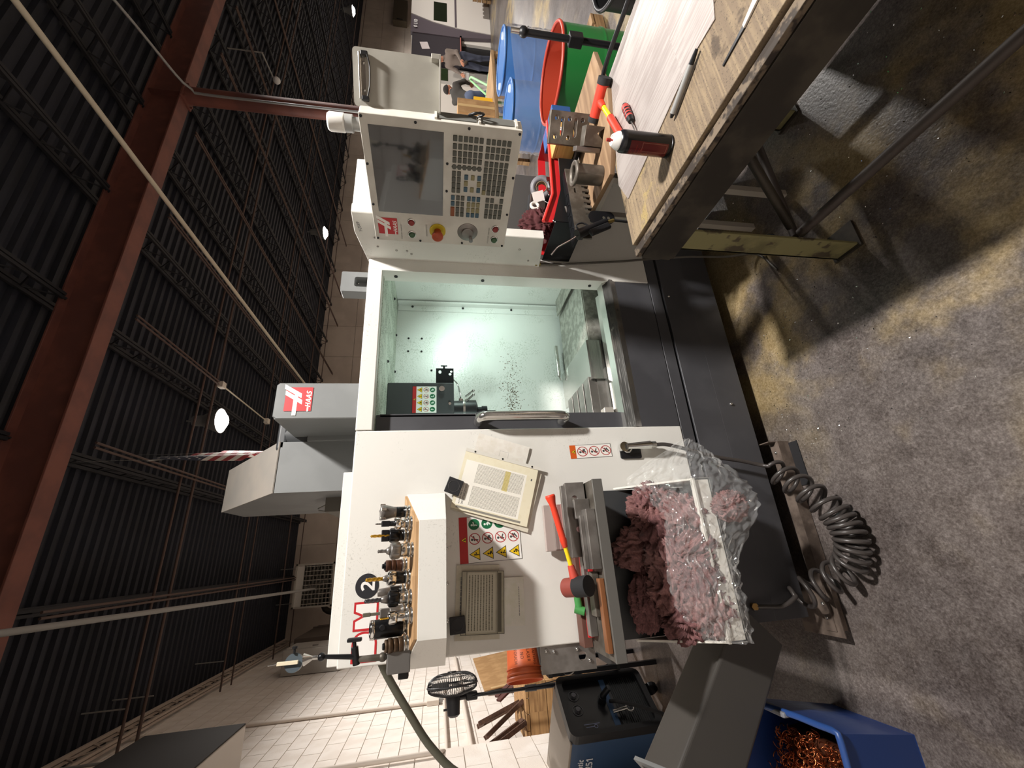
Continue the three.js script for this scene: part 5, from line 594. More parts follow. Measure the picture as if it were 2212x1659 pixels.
{
  const t = thingW('workbench', 'heavy steel-framed workbench with an oil-stained wooden top', 'workbench', [1.5, 0, -0.2]);
  for (let k = 0; k < 3; k++) obj('top_board', bx(1.076 + k * 0.286, 1.36 + k * 0.286, 0.868, 0.905, -1.185, 1.2, 0.003), MBW, t);
  obj('edge_rail', [bx(1.034, 1.068, 0.872, 0.892, -1.2, 1.2, 0.002)], MRAIL, t, 'rusty steel edge rail'); obj('side_channel', [bx(1.028, 1.036, 0.74, 0.872, -1.19, 1.2), bx(1.036, 1.09, 0.74, 0.75, -1.19, 1.2, 0.002), bx(1.036, 1.09, 0.862, 0.87, -1.19, 1.2)], MBST, t); obj('side_channel', [bx(1.9, 1.93, 0.74, 0.866, -1.19, 1.2)], MBST, t); obj('end_channel', [bx(1.03, 1.93, 0.75, 0.866, -1.2, -1.19), bx(1.03, 1.93, 0.75, 0.866, 1.2, 1.21)], MBST, t);
  for (const [x, z] of [[1.045, -1.155], [1.82, -1.155], [1.045, 1.05], [1.82, 1.05]]) { const l = obj('leg', [bx(x, x + 0.01, 0.012, 0.74, z, z + 0.1, 0.002), bx(x, x + 0.1, 0.012, 0.74, z, z + 0.01, 0.002)], MOLIVE, t); obj('foot_plate', bx(x - 0.01, x + 0.11, 0, 0.012, z - 0.01, z + 0.11), MBST, l); }
  obj('stretcher_pipe', [rod([1.1, 0.235, -1.08], [1.1, 0.225, 1.1], 0.019, 0.019, 14)], mat(0x4c4440, 0.6, 0.3), t); obj('stretcher_pipe', [rod([1.1, 0.24, -1.1], [1.86, 0.24, -1.1], 0.016, 0.016, 12), rod([1.86, 0.235, -1.1], [1.86, 0.225, 1.1], 0.016)], mat(0x4c4440, 0.6, 0.3), t);
  obj('diagonal_brace', [rod([1.12, 0.28, -1.07], [1.32, 0.74, -0.78], 0.017, 0.017, 10)], MBST, t); obj('cross_bar', bx(1.3, 1.42, 0.6, 0.745, -1.0, -0.93, 0.003), MBST, t);
}
const onB = 0.9055;
{
  const MSH = mat(0xffffff, 0.5, 0.35, { map: mkTex(512, (u, v) => { const g = vn(u * 200, v * 6, 200, 3), a = fbm(u, v, 5, 5, 14); return mix3([176, 168, 164], [150, 140, 136], sm(0.3, 0.75, 0.4 * g + 0.6 * a)); }, 1.4) });
  const s = obj('metal_sheet', ext([[1.27, 1.14], [1.39, 1.185], [1.925, 1.075], [1.925, 0.3], [1.44, 0.52], [1.313, 0.558], [1.33, 0.66]], 0.003).rotateX(-Math.PI / 2).translate(0, onB, 0), MSH); tag(s, 'large bright sheet of bare metal lying on the workbench', 'metal sheet');
  const c = thingW('spray_can', 'black and red spray can with a white collar and red nozzle on the workbench', 'spray can', [1.2, onB, -0.855]); const lab = cv(512, 256, (g, w, h) => { g.fillStyle = '#121012'; g.fillRect(0, 0, w, h); g.fillStyle = '#5c1a18'; g.fillRect(300, 20, 150, 220); g.strokeStyle = '#8a5a50'; g.lineWidth = 3; g.strokeRect(380, 90, 60, 140); g.fillStyle = '#7a2018'; g.font = 'bold 40px sans-serif'; g.fillText('CLEANER', 60, 200); for (let i = 0; i < 12; i++) g.fillRect(310, 30 + i * 9, 40 + rnd() * 80, 4); });
  const g = new THREE.CylinderGeometry(0.034, 0.034, 0.15, 40, 1, true).translate(1.2, onB + 0.083, -0.855); obj('body', g, new THREE.MeshStandardMaterial({ map: lab, roughness: 0.25, metalness: 0.2 }), c, null, true); obj('base_ring', lathe([[0, 0.002], [0.03, 0], [0.0345, 0.003], [0.0345, 0.008], [0, 0.008]], 36).translate(1.2, onB, -0.855), MBKs, c); obj('shoulder', lathe([[0.034, 0.158], [0.033, 0.168], [0.026, 0.18], [0, 0.18]], 36).translate(1.2, onB, -0.855), mat(0x17161a, 0.3), c); obj('collar', lathe([[0.028, 0.176], [0.027, 0.182], [0.017, 0.2], [0.014, 0.2], [0.012, 0.192], [0, 0.192]], 30).translate(1.2, onB, -0.855), mat(0xe6e4e0, 0.4), c); obj('nozzle', [rod([1.2, onB + 0.19, -0.855], [1.2, onB + 0.205, -0.855], 0.003), rod([1.2, onB + 0.203, -0.855], [1.2, onB + 0.216, -0.855], 0.006, 0.005, 12)], mat(0xa02a22, 0.5), c);
  const h = thingW('dead_blow_hammer', 'red dead-blow hammer with a yellow shaft band lying on the metal sheet', 'hammer', [1.75, onB + 0.03, -1.12]), hy = onB + 0.033;
  obj('head', [rod([1.875, hy, -1.085], [1.835, hy, -1.205], 0.027, 0.027, 24)], mat(0xd23a26, 0.5), h); obj('face', [rod([1.884, hy, -1.06], [1.875, hy, -1.085], 0.03, 0.03, 24)], MRUB, h); obj('face', [rod([1.835, hy, -1.205], [1.828, hy, -1.225], 0.03, 0.03, 24)], MRUB, h); obj('neck', rod([1.855, hy, -1.145], [1.79, hy - 0.006, -1.13], 0.02, 0.014, 18), mat(0xd23a26, 0.5), h); obj('shaft_band', rod([1.79, hy - 0.006, -1.13], [1.69, hy - 0.01, -1.105], 0.011, 0.011, 16), MYEL, h); obj('grip', [rod([1.69, hy - 0.01, -1.105], [1.46, hy - 0.014, -1.05], 0.016, 0.0165, 18)], mat(0xd23a26, 0.5), h);
  const d = thingW('screwdriver', 'red and black striped screwdriver handle lying on the metal sheet', 'screwdriver', [1.56, onB, -0.99]), dy = onB + 0.018; const q = (a) => [lerp(1.615, 1.5, a), dy, lerp(-1.0, -0.985, a)]; obj('handle', rod(q(0.12), q(0.8), 0.015, 0.0145, 20), mat(0xb8443f, 0.5), d); obj('butt', [rod(q(0), q(0.12), 0.01, 0.015, 20)], MBK, d); obj('nose', [rod(q(0.8), q(1), 0.0148, 0.011, 20)], MBK, d); for (const a of [0.3, 0.46, 0.62]) obj('stripe', rod(q(a), q(a + 0.07), 0.0155, 0.0155, 20), MBK, d); obj('blade', rod(q(1), q(1.5), 0.003), MSS, d);
  const e = thingW('marker_rod', 'long grey pencil-shaped scriber lying along the edge of the metal sheet', 'scriber', [1.28, onB, -0.71]), ey = onB + 0.012; obj('barrel', rod([1.298, ey, -0.665], [1.258, ey, -0.785], 0.009, 0.0095, 18), MGALV, e); obj('tip', rod([1.258, ey, -0.785], [1.254, ey, -0.797], 0.008, 0.004, 14), MBK, e); obj('tail', rod([1.31, ey, -0.63], [1.298, ey, -0.665], 0.005, 0.008, 14), MBKs, e);
  const k = thingW('utility_blade', 'flat white-handled knife lying near the front edge of the workbench', 'knife', [1.17, onB, -0.5]); obj('handle', ext([[1.16, 0.5], [1.172, 0.5], [1.2, 0.42], [1.23, 0.3], [1.2, 0.3], [1.175, 0.42]], 0.006, [], 0.001).rotateX(-Math.PI / 2).translate(0, onB, 0), mat(0xc9c2bc, 0.5), k); obj('blade', ext([[1.155, 0.585], [1.161, 0.585], [1.172, 0.5], [1.16, 0.5]], 0.004).rotateX(-Math.PI / 2).translate(0, onB, 0), MBKs, k);
  const b = obj('black_strap', tube([[1.95, 0.93, -0.4], [1.945, 0.93, -0.8], [1.94, 0.935, -1.0], [1.93, 0.93, -1.1], [1.9, 0.915, -1.15]], 0.01, 40, 8), MBK); tag(b, 'black cable lying along the far edge of the metal sheet', 'cable');
}
// plywood offcut bridging to a stand, with steel blocks
{
  const MPLY = mat(0xffffff, 0.75, 0, { map: woodTex(0x9a7e60, 0x745a42, 1.2, 50) });
  const st = thingW('steel_stand', 'low grey steel stand behind the workbench', 'stand', [1.8, 0, -1.4]); obj('top', bx(1.5, 2.15, 0.88, 0.905, -1.5, -1.24, 0.003), mat(0xb9b2a8, 0.5), st); for (const [x, z] of [[1.52, -1.48], [2.12, -1.48], [1.52, -1.26], [2.12, -1.26]]) obj('leg', bx(x - 0.015, x + 0.015, 0, 0.88, z - 0.015, z + 0.015), mat(0xa9a298, 0.5), st); obj('red_bar', bx(1.5, 2.15, 0.7, 0.73, -1.262, -1.25), mat(0x6a2a26, 0.6), st);
  const p = obj('plywood_board', ext([[1.47, 1.2], [1.55, 1.155], [1.84, 1.08], [2.175, 1.122], [2.175, 1.46], [1.5, 1.46]], 0.022, [], 0.001).rotateX(-Math.PI / 2).translate(0, onB + 0.001, 0), MPLY); tag(p, 'worn plywood offcut overhanging the back of the workbench', 'plywood');
  const py = onB + 0.0235;
  const a = thing('angle_plate', 'dark steel angle plate with round holes and long slots standing on the plywood', 'angle plate', [1.895, py, -1.32], -0.78); obj('plate', ext(shape([[-0.07, 0], [0.07, 0], [0.07, 0.195], [-0.07, 0.195]], [slot(0.04, 0.165, 0.02, 0.016), slot(-0.005, 0.165, 0.02, 0.016).map(([x, y]) => [x - 0.035, y]), slot(0.005, 0.135, 0.08, 0.015), slot(0.04, 0.1, 0.02, 0.016), slot(-0.04, 0.1, 0.02, 0.016), slot(0.005, 0.068, 0.08, 0.015), slot(0.04, 0.035, 0.02, 0.016)]), 0.035, [], 0.001).translate(0, 0, -0.018), MSTD, a); obj('base_leg', bx(-0.07, 0.07, 0, 0.03, -0.11, -0.018, 0.002), MSTD, a);
  const v = thing('vee_block', 'small steel vee block standing in front of the angle plate', 'vee block', [1.705, py, -1.21], -0.85); obj('block', ext([[-0.04, 0], [-0.01, 0], [0.012, 0.03], [0.034, 0], [0.04, 0], [0.04, 0.085], [-0.04, 0.085]], 0.06, [], 0.001).translate(0, 0, -0.03), MSTD, v); obj('side_plate', bx(-0.062, -0.042, 0, 0.115, -0.03, 0.02, 0.002), MST, v);
  const u = thing('steel_tube', 'short thick-walled steel tube standing on the plywood beside the tool rack', 'tube', [1.545, py, -1.275]); obj('wall', lathe([[0.034, 0], [0.042, 0], [0.0425, 0.002], [0.0425, 0.118], [0.041, 0.12], [0.034, 0.12], [0.034, 0]], 36), MSTD, u); obj('top_flange', lathe([[0.034, 0.12], [0.052, 0.12], [0.053, 0.122], [0.053, 0.132], [0.034, 0.132], [0.034, 0.12]], 36), MSTD, u);
}
// ---------- caddy of tools on the right front panel, red tray, rack, blow gun
{
  const t = thingW('tool_caddy', 'black sheet-metal caddy with an oval slot on the right front panel', 'caddy', [1.8, 0.95, -1.6]); obj('floor_plate', bx(1.45, 2.2, 0.95, 0.955, -1.748, -1.47), MBKs, t); obj('front_plate', ext(shape([[1.45, 0.95], [1.88, 0.95], [1.88, 1.035], [1.66, 1.05], [1.45, 1.11]], [slot(1.53, 1.035, 0.05, 0.018)]), 0.004).translate(0, 0, -1.472), mat(0x232324, 0.35, 0.4), t); obj('end_plate', bx(1.446, 1.45, 0.95, 1.1, -1.748, -1.47), MBKs, t); obj('back_plate', bx(1.452, 2.06, 0.95, 1.36, -1.749, -1.745), mat(0x4a4846, 0.5), t);
  const r = thingW('red_tray', 'red metal tool tray filled with hand tools behind the control pendant', 'tray', [1.83, 0.957, -1.62]), w = 0.003; const rim = (x0, y0, x1, y1, z) => { const g = ext([[x0, y0 - 0.045], [x1, y1 - 0.045], [x1, y1], [x0, y0]], 0.004); return g.translate(0, 0, z); };
  obj('front_wall', [rim(1.47, 1.15, 1.65, 1.085, -1.5), rim(1.65, 1.085, 2.18, 1.06, -1.5)], MREDb, r); obj('front_rim', [rod([1.47, 1.15, -1.494], [1.65, 1.085, -1.494], 0.009, 0.009, 8), rod([1.65, 1.085, -1.494], [2.19, 1.06, -1.494], 0.009, 0.009, 8)], mat(0xd0302a, 0.4), r); obj('back_wall', rim(1.47, 1.11, 2.18, 1.06, -1.735), MREDb, r); obj('end_wall', [bx(1.467, 1.471, 0.96, 1.08, -1.735, -1.5), bx(2.179, 2.183, 0.96, 1.06, -1.735, -1.5)], MREDb, r); obj('floor_pan', bx(1.47, 2.18, 0.958, 0.963, -1.735, -1.5), mat(0x3a3836, 0.6), r); obj('divider', [bx(1.5, 2.17, 0.963, 1.05, -1.56, -1.557)], mat(0xbfbab2, 0.4, 0.5), r);
  const wr = thingW('ring_spanner', 'chrome ring spanner standing in the red tray', 'spanner', [1.56, 0.97, -1.6]); obj('shank', rod([1.5, 1.03, -1.56], [1.66, 1.14, -1.6], 0.006, 0.006, 8), MCHR, wr); obj('ring', [new THREE.TorusGeometry(0.02, 0.008, 8, 22).translate(1.675, 1.152, -1.6)], mat(0xd8d4cc, 0.4), wr);
  for (const [x, z, l] of [[1.5, -1.53, 'thin chrome spanner lying at the left end of the red tray'], [1.54, -1.545, 'second chrome spanner lying in the red tray beside the first'], [1.6, -1.53, 'longer chrome spanner lying deeper in the red tray']]) { const s = thingW('spanner', l, 'spanner', [x, 0.97, z]); obj('shank', rod([x, 1.06, z], [x + 0.2, 1.08, z - 0.01], 0.006, 0.005, 8), MCHR, s); obj('jaw', [bx(x + 0.19, x + 0.22, 1.068, 1.092, z - 0.014, z - 0.006, 0.003)], MCHR, s); }
  { const m = thingW('measuring_tag', 'small white printed tag sticking up from the red tray', 'tag', [1.7, 1.1, -1.56]); obj('card', T(bx(-0.025, 0.025, -0.03, 0.03, -0.001, 0.001), 1.7, 1.14, -1.56, 0, -0.6, 0.3), mat(0xece8e4, 0.7), m); obj('string', rod([1.68, 1.12, -1.56], [1.62, 1.02, -1.57], 0.001), mat(0xdddddd, 0.8), m); }
  { const m = thingW('tape_roll', 'grey roll of tape standing in the red tray', 'tape roll', [1.85, 0.97, -1.64]); obj('roll', T(lathe([[0.03, -0.02], [0.062, -0.02], [0.062, 0.02], [0.03, 0.02], [0.03, -0.02]], 36), 1.85, 1.09, -1.64, 1.3, 0, 0.5), mat(0x6e6c70, 0.5), m); obj('core', T(lathe([[0.027, -0.021], [0.031, -0.021], [0.031, 0.021], [0.027, 0.021], [0.027, -0.021]], 30), 1.85, 1.09, -1.64, 1.3, 0, 0.5), mat(0x8a7a60, 0.8), m); }
  rag(1.58, 1.13, -1.64, 0.11, 0.1, 0.07, 20, 'dark maroon rag stuffed into the left end of the red tray', 'rag in the tray').material = mat(0x4a2224, 0.95);
  { const m = thingW('black_pouch', 'folded black leather pouch standing behind the tape roll in the red tray', 'pouch', [1.75, 0.965, -1.68]); obj('pouch', T(bx(-0.07, 0.07, 0, 0.2, -0.02, 0.02, 0.012), 1.75, 0.966, -1.69, -0.05, 0, -0.15), MRUB, m); obj('flap', T(bx(-0.06, 0.06, 0.1, 0.19, 0.018, 0.03, 0.006), 1.75, 0.966, -1.69, -0.05, 0, -0.15), mat(0x33241f, 0.8), m); }
  { const b = thingW('wooden_box', 'pale wooden box with a red printed square logo on the black caddy', 'wooden box', [1.98, 0.957, -1.53]); const mb = mat(0xffffff, 0.7, 0, { map: woodTex(0xd0a866, 0xb48c50, 2, 70) }); obj('body', bx(1.9, 2.06, 0.957, 1.05, -1.49, -1.4, 0.003), mb, b); obj('lid', bx(1.897, 2.063, 1.051, 1.066, -1.493, -1.397, 0.003), mb, b); decal('maker_mark', 0.1, 0.093, haasTex(), b, [1.98, 1.004, -1.398], [0, 0, 0], { alpha: true, label: 'red printed square with slanted H' });
    const st = obj('box_shelf', bx(1.86, 2.1, 0.94, 0.956, -1.5, -1.39), MBKs); tag(st, 'small black shelf plate under the wooden box', 'shelf');
    const bb = obj('parts_carton', bx(2.07, 2.19, 0.957, 1.06, -1.6, -1.4, 0.003), mat(0xffffff, 0.6, 0, { map: cv(128, 128, (g) => { g.fillStyle = '#2b4f86'; g.fillRect(0, 0, 128, 128); g.fillStyle = '#d8dde6'; for (let i = 0; i < 5; i++) g.fillRect(10, 12 + i * 24, 60 + rnd() * 40, 8); g.fillStyle = '#8a4a5c'; g.fillRect(80, 40, 40, 50); }) })); tag(bb, 'blue printed carton behind the wooden box', 'carton'); }
  const k = thingW('tool_rack', 'dark steel holder rack with a row of slotted fingers in front of the caddy', 'tool rack', [1.5, 0.93, -1.42]), fg = shape([[1.31, 0.955], [1.31, 1.03], [1.74, 1.035], [1.74, 0.99], [1.66, 0.95], ...Array.from({ length: 6 }, (_, i) => [[1.65 - i * 0.035, 0.93], [1.635 - i * 0.035, 0.93], [1.635 - i * 0.035, 0.965], [1.622 - i * 0.035, 0.965]]).flat(), [1.43, 0.95]], [slot(1.68, 1.005, 0.04, 0.012), slot(1.6, 1.0, 0.03, 0.012)]);
  obj('finger_plate', T(ext(fg, 0.006), 0, 0, -1.42), MSTD, k); obj('top_rail', [bx(1.3, 1.74, 1.028, 1.034, -1.47, -1.415, 0.002)], MBKs, k); for (const x of [1.36, 1.43, 1.5, 1.57]) obj('holder_cup', T(lathe([[0.022, 0], [0.024, 0.05], [0.028, 0.05], [0.026, 0], [0.022, 0]], 20), x, 0.985, -1.445), MBKs, k); obj('gun_hook', T(ext(shape(rrect(0.06, 0.13, 0.028), [circ(0.0, -0.035, 0.008), circ(0.0, -0.012, 0.008)]), 0.005), 1.44, 0.89, -1.415, 0, -0.3, 0), MBK, k, 'black hanging tab with two holes');
  const g = thingW('blow_gun', 'black air blow gun with a bent chrome nozzle hooked on the tool rack', 'blow gun', [1.35, 0.95, -1.39]); obj('nozzle', tube([[1.31, 1.02, -1.39], [1.27, 1.07, -1.39], [1.225, 1.135, -1.39], [1.175, 1.172, -1.385]], 0.004, 30, 8, false, 0.2), MCHR, g); obj('grip', [rod([1.305, 1.035, -1.39], [1.388, 0.885, -1.39], 0.022, 0.019, 18)], MBK, g); obj('lever', [T(bx(-0.016, 0.016, -0.065, 0.05, 0, 0.02, 0.008), 1.318, 0.94, -1.375, 0, 0, 0.5), tube([[1.315, 1.02, -1.38], [1.34, 1.04, -1.375], [1.36, 1.01, -1.375], [1.345, 0.97, -1.378]], 0.004, 20, 6)], MBKm, g); obj('coupling', [rod([1.385, 0.89, -1.39], [1.405, 0.845, -1.39], 0.008, 0.008, 12)], mat(0xb9a060, 0.35, 0.8), g); obj('hose', tube([[1.405, 0.845, -1.39], [1.41, 0.75, -1.4], [1.42, 0.5, -1.45], [1.43, 0.2, -1.5], [1.42, 0.05, -1.48], [1.38, 0.012, -1.38], [1.3, 0.012, -1.4]], 0.006, 60, 8), MRUB, g);
  const h = thingW('air_line', 'thin grey air line dropping from the white mount box down the front panel', 'hose', [1.44, 0.6, -1.74]); obj('line', tube([[1.408, 1.13, -1.735], [1.416, 1.0, -1.735], [1.43, 0.88, -1.735], [1.455, 0.65, -1.73], [1.478, 0.48, -1.725], [1.455, 0.28, -1.66], [1.42, 0.1, -1.6], [1.36, 0.012, -1.5], [1.2, 0.012, -1.42]], 0.006, 70, 8), mat(0x55504a, 0.5), h); obj('fitting', rod([1.407, 1.145, -1.735], [1.409, 1.115, -1.735], 0.009, 0.009, 6), mat(0x9a8a50, 0.4, 0.7), h);
}
// ---------- drums
function drum(label, x, z, m, mi, top = 0.88, open = false, r = 0.29) {
  const t = thing('steel_drum', label, 'drum', [x, 0, z]); const o = [[0.97 * r, 0], [r, 0.01], [r, 0.02], [0.98 * r, 0.03]]; for (const y of [0.3, 0.58]) o.push([0.98 * r, y - 0.02], [r, y - 0.006], [r, y + 0.006], [0.98 * r, y + 0.02]); o.push([0.98 * r, top - 0.02]);
  obj('shell', lathe([[0, 0.005], ...o], 56), m, t); obj('rim', new THREE.TorusGeometry(r * 0.985, 0.011, 8, 64).rotateX(Math.PI / 2).translate(0, top - 0.01, 0), m, t);
  if (open) obj('inside', [lathe([[0.0, 0.05], [0.955 * r, 0.05], [0.965 * r, top - 0.01]], 56)], new THREE.MeshStandardMaterial({ color: mi, roughness: 0.55, side: THREE.DoubleSide }), t); else { obj('lid', lathe([[0, top - 0.03], [0.95 * r, top - 0.03], [0.97 * r, top - 0.012], [0, top - 0.02]], 56), m, t); for (const a of [0.9, 4.0]) obj('bung', rod([Math.cos(a) * r * 0.72, top - 0.02, Math.sin(a) * r * 0.72], [Math.cos(a) * r * 0.72, top + 0.002, Math.sin(a) * r * 0.72], 0.035, 0.03, 20), mat(0xd7e0ea, 0.4), t); }
  return t;
}
drum('green open-top drum with a red-orange inside beyond the workbench', 3.09, -1.78, mat(0x1f6a30, 0.4), 0xa83a22, 0.88, true, 0.3).children.find((c) => c.name === 'rim').material = mat(0xa83a2a, 0.4);
drum('black open-top drum at the far side of the workbench', 2.62, -0.85, mat(0x141416, 0.4), 0x0c0c0d, 0.86, true, 0.29);
const MBLD = mat(0x3f6fae, 0.4);
drum('blue plastic drum under stretch wrap, farther one with pale bungs', 4.66, -2.62, MBLD, 0, 0.88).position.y = 0.15; drum('blue plastic drum under stretch wrap, nearer the control pendant', 3.86, -2.62, MBLD, 0, 0.86).position.y = 0.15;
{ const p = thingW('wooden_pallet', 'wooden pallet under the two wrapped blue drums', 'pallet', [4.26, 0, -2.62]), m = mat(0xffffff, 0.8, 0, { map: woodTex(0xb08e66, 0x7c5f42, 1, 91) }); for (let i = 0; i < 7; i++) obj('deck_board', bx(3.5 + i * 0.22, 3.66 + i * 0.22, 0.125, 0.149, -3.0, -2.24), m, p); for (const z of [-2.95, -2.62, -2.29]) obj('bearer', bx(3.5, 5.0, 0.01, 0.124, z - 0.04, z + 0.04), m, p); }
{
  const ring = [], N = 64, c0 = [4.66, -2.62], c1 = [3.86, -2.62], ang = Math.atan2(c0[1] - c1[1], c0[0] - c1[0]); for (let i = 0; i < N; i++) { const a = i / N * Math.PI * 2, q = Math.cos(a) > 0 ? c0 : c1; ring.push([q[0] + Math.cos(a + ang) * 0.305, q[1] + Math.sin(a + ang) * 0.305]); }
  const P = [], I = [], H = 40; for (let j = 0; j <= H; j++) for (let i = 0; i <= N; i++) { const k = ring[i % N], n = 0.008 * inoise.noise(i * 0.35, j * 1.7 + i * 0.4, 3) ; P.push(k[0] + n * 2, 0.16 + j / H * 0.82, k[1] + n * 2); } for (let j = 0; j < H; j++) for (let i = 0; i < N; i++) { const a = j * (N + 1) + i, b = a + N + 1; I.push(a, b, a + 1, b, b + 1, a + 1); }
  const g = new THREE.BufferGeometry(); g.setAttribute('position', new THREE.Float32BufferAttribute(P, 3)); g.setIndex(I); g.computeVertexNormals(); tag(obj('stretch_wrap', g, new THREE.MeshPhysicalMaterial({ color: 0xffffff, roughness: 0.12, transmission: 0.92, thickness: 0, side: THREE.DoubleSide })), 'shiny clear stretch wrap wound round the two blue drums', 'stretch wrap');
  const p = thing('pipe_stand', 'black pipe stand with a chrome tip beyond the green drum', 'stand', [2.66, 0, -1.33]); obj('upright', rod([0, 0.012, 0], [0, 1.2, 0], 0.018), MBK, p); obj('tip', rod([0, 1.2, 0], [0, 1.26, 0], 0.014, 0.014, 16), MCHR, p); obj('knob', T(new THREE.SphereGeometry(0.028, 16, 12), 0, 1.19, 0), MBK, p); obj('collar', bx(-0.03, 0.03, 0.85, 0.93, -0.03, 0.03, 0.006), MBK, p); obj('base', lathe([[0, 0.02], [0.14, 0.012], [0.15, 0], [0, 0]], 28), MBK, p);
}
// ---------- far end of the hall
{
  const t = thingW('laser_cutter', 'tall white and charcoal laser cutting machine at the far end of the hall', 'laser cutter', [16.2, 0, -9.5]), MDG = mat(0x5b5258, 0.5), MDD = mat(0x3a3439, 0.5), MWL = mat(0xd9d2ca, 0.5);
  const cur = [[16.09, 2.52], [15.95, 2.2], [15.78, 1.8], [15.7, 1.4], [15.64, 1.1], [15.6, 0.6], [15.58, 0]];
  obj('white_cabinet', ext([...cur, [19, 0], [19, 2.52]], 0.12).translate(0, 0, -8.12), MWL, t); obj('charcoal_band', ext([[15.15, 2.52], ...cur.map(([x, y]) => [x - 0.004, y]), [15.38, 0], [15.2, 1.05]].map(([x, y]) => [x, y]), 0.1).translate(0, 0, -8.12), MDG, t); obj('side_housing', bx(14.1, 15.2, 1.0, 2.47, -8.7, -8.05, 0.01), MDD, t); obj('rear_body', bx(15.1, 19, 0, 2.5, -11, -8.12), MWL, t); obj('lower_bay', [bx(14.1, 15.3, 0, 1.0, -8.7, -8.2)], MBK, t); obj('bay_frame', [bx(14.1, 14.16, 0, 1.0, -8.2, -8.02), bx(14.1, 15.3, 0.94, 1.0, -8.2, -8.02)], MBKs, t); obj('viewing_window', bx(15.87, 16.9, 1.4, 1.82, -8.02, -7.99, 0.005), mat(0x1c2416, 0.1), t, 'dark green viewing window'); obj('panel_gap', bx(15.66, 19, 1.09, 1.15, -8.01, -7.99), MDG, t); obj('notice', T(bx(-0.17, 0.17, -0.12, 0.12, 0, 0.004), 14.6, 2.08, -8.05, 0, 0, 0.25), mat(0xd8ccca, 0.8), t, 'pale paper notice'); obj('red_handle', rod([14.15, 0.98, -7.98], [15.1, 0.98, -7.98], 0.02), mat(0xb06a60, 0.5), t);
  decal('maker_mark', 0.6, 0.2, cv(480, 160, (g, w, h) => { g.clearRect(0, 0, w, h); g.fillStyle = '#f4f1ee'; g.font = 'bold 120px sans-serif'; g.fillText('LVD', 170, 124); g.beginPath(); g.moveTo(90, 26); g.lineTo(134, 70); g.lineTo(90, 132); g.lineTo(46, 70); g.fill(); g.fillStyle = '#5b5258'; g.beginPath(); g.arc(90, 74, 18, 0, 7); g.fill(); }), t, [15.58, 2.37, -7.985], [0, 0, 0], { alpha: true, label: 'white LVD lettering with a diamond mark' });
  const c = thingW('machine_console', 'light grey operator console with green glass left of the laser cutter', 'console', [13.9, 0, -8.4]); obj('cabinet', bx(13.3, 14.05, 0, 2.3, -9.2, -8.3, 0.01), mat(0xb9b2aa, 0.5), c); obj('green_glass', bx(13.45, 14.0, 1.38, 1.86, -8.3, -8.28), mat(0x2c3a22, 0.1), c); obj('door_panel', bx(13.5, 13.95, 0.15, 0.55, -8.3, -8.27, 0.004), mat(0xa9a39c, 0.5), c); obj('label_strip', [bx(13.6, 13.95, 0.72, 0.8, -8.3, -8.28), bx(13.6, 13.95, 0.86, 0.94, -8.3, -8.28)], mat(0xe4e0da, 0.6), c);
  const MPAL = mat(0xffffff, 0.8, 0, { map: woodTex(0xb08e66, 0x7c5f42, 1, 90) });
  for (let k = 0; k < 4; k++) { const p = thingW('wooden_pallet', ['wooden pallet on the floor at the bottom of the far stack', 'wooden pallet second from the floor in the far stack', 'wooden pallet third from the floor in the far stack', 'topmost wooden pallet of the far stack'][k], 'pallet', [17, k * 0.15, -7.1], 'far pallet stack'); for (let i = 0; i < 6; i++) obj('deck_board', bx(16.4 + i * 0.2, 16.54 + i * 0.2, k * 0.15 + 0.118, k * 0.15 + 0.14, -7.6, -6.6), MPAL, p); for (const z of [-7.55, -7.1, -6.65]) obj('bearer', bx(16.4, 17.54, k * 0.15 + 0.01, k * 0.15 + 0.117, z - 0.04, z + 0.04), MPAL, p); }
  const g = thingW('hand_cart', 'cart with a pale green tubular handle near the two workers', 'cart', [9.5, 0, -5.85]); obj('handle', tube([[9.25, 0.6, -5.7], [9.55, 0.95, -5.75], [9.62, 0.97, -5.85], [9.35, 0.62, -5.95]], 0.022, 40, 8, false, 0.2), mat(0x8fc08a, 0.5), g); obj('deck', bx(8.9, 9.5, 0.55, 0.62, -6.2, -5.6), mat(0x7c9a78, 0.6), g); for (const [x, z] of [[8.95, -6.15], [9.45, -6.15], [8.95, -5.65], [9.45, -5.65]]) obj('leg', bx(x - 0.02, x + 0.02, 0, 0.55, z - 0.02, z + 0.02), mat(0x7c9a78, 0.6), g);
  const MC = mat(0xffffff, 0.9, 0, { map: mottle(0xb08a5c, 0x9a744a, 5, 4, 1.5) });
  const b = thingW('stock_table', 'wooden stock table behind the blue drums', 'table', [7.4, 0, -5.0]); obj('top', bx(6.6, 8.5, 0.66, 0.72, -5.4, -4.6, 0.004), mat(0xffffff, 0.8, 0, { map: woodTex(0x9a7c58, 0x745a3c, 1, 95) }), b); for (const [x, z] of [[6.65, -5.35], [8.45, -5.35], [6.65, -4.65], [8.45, -4.65]]) obj('leg', bx(x - 0.04, x + 0.04, 0, 0.66, z - 0.04, z + 0.04), MPAL, b);
  const x = thingW('cardboard_box', 'tall open cardboard box on the stock table behind the control pendant', 'box', [7.0, 0.72, -4.75]); obj('box', bx(6.75, 7.1, 0.722, 1.34, -4.95, -4.62, 0.004), MC, x); obj('tape_strip', bx(6.9, 6.96, 0.722, 1.34, -4.62, -4.618), mat(0xc9a978, 0.4), x); tag(obj('yellow_folder', bx(7.12, 7.4, 0.722, 1.05, -4.8, -4.76), mat(0xe8b21c, 0.6)), 'bright yellow folder standing beside the cardboard box', 'folder');
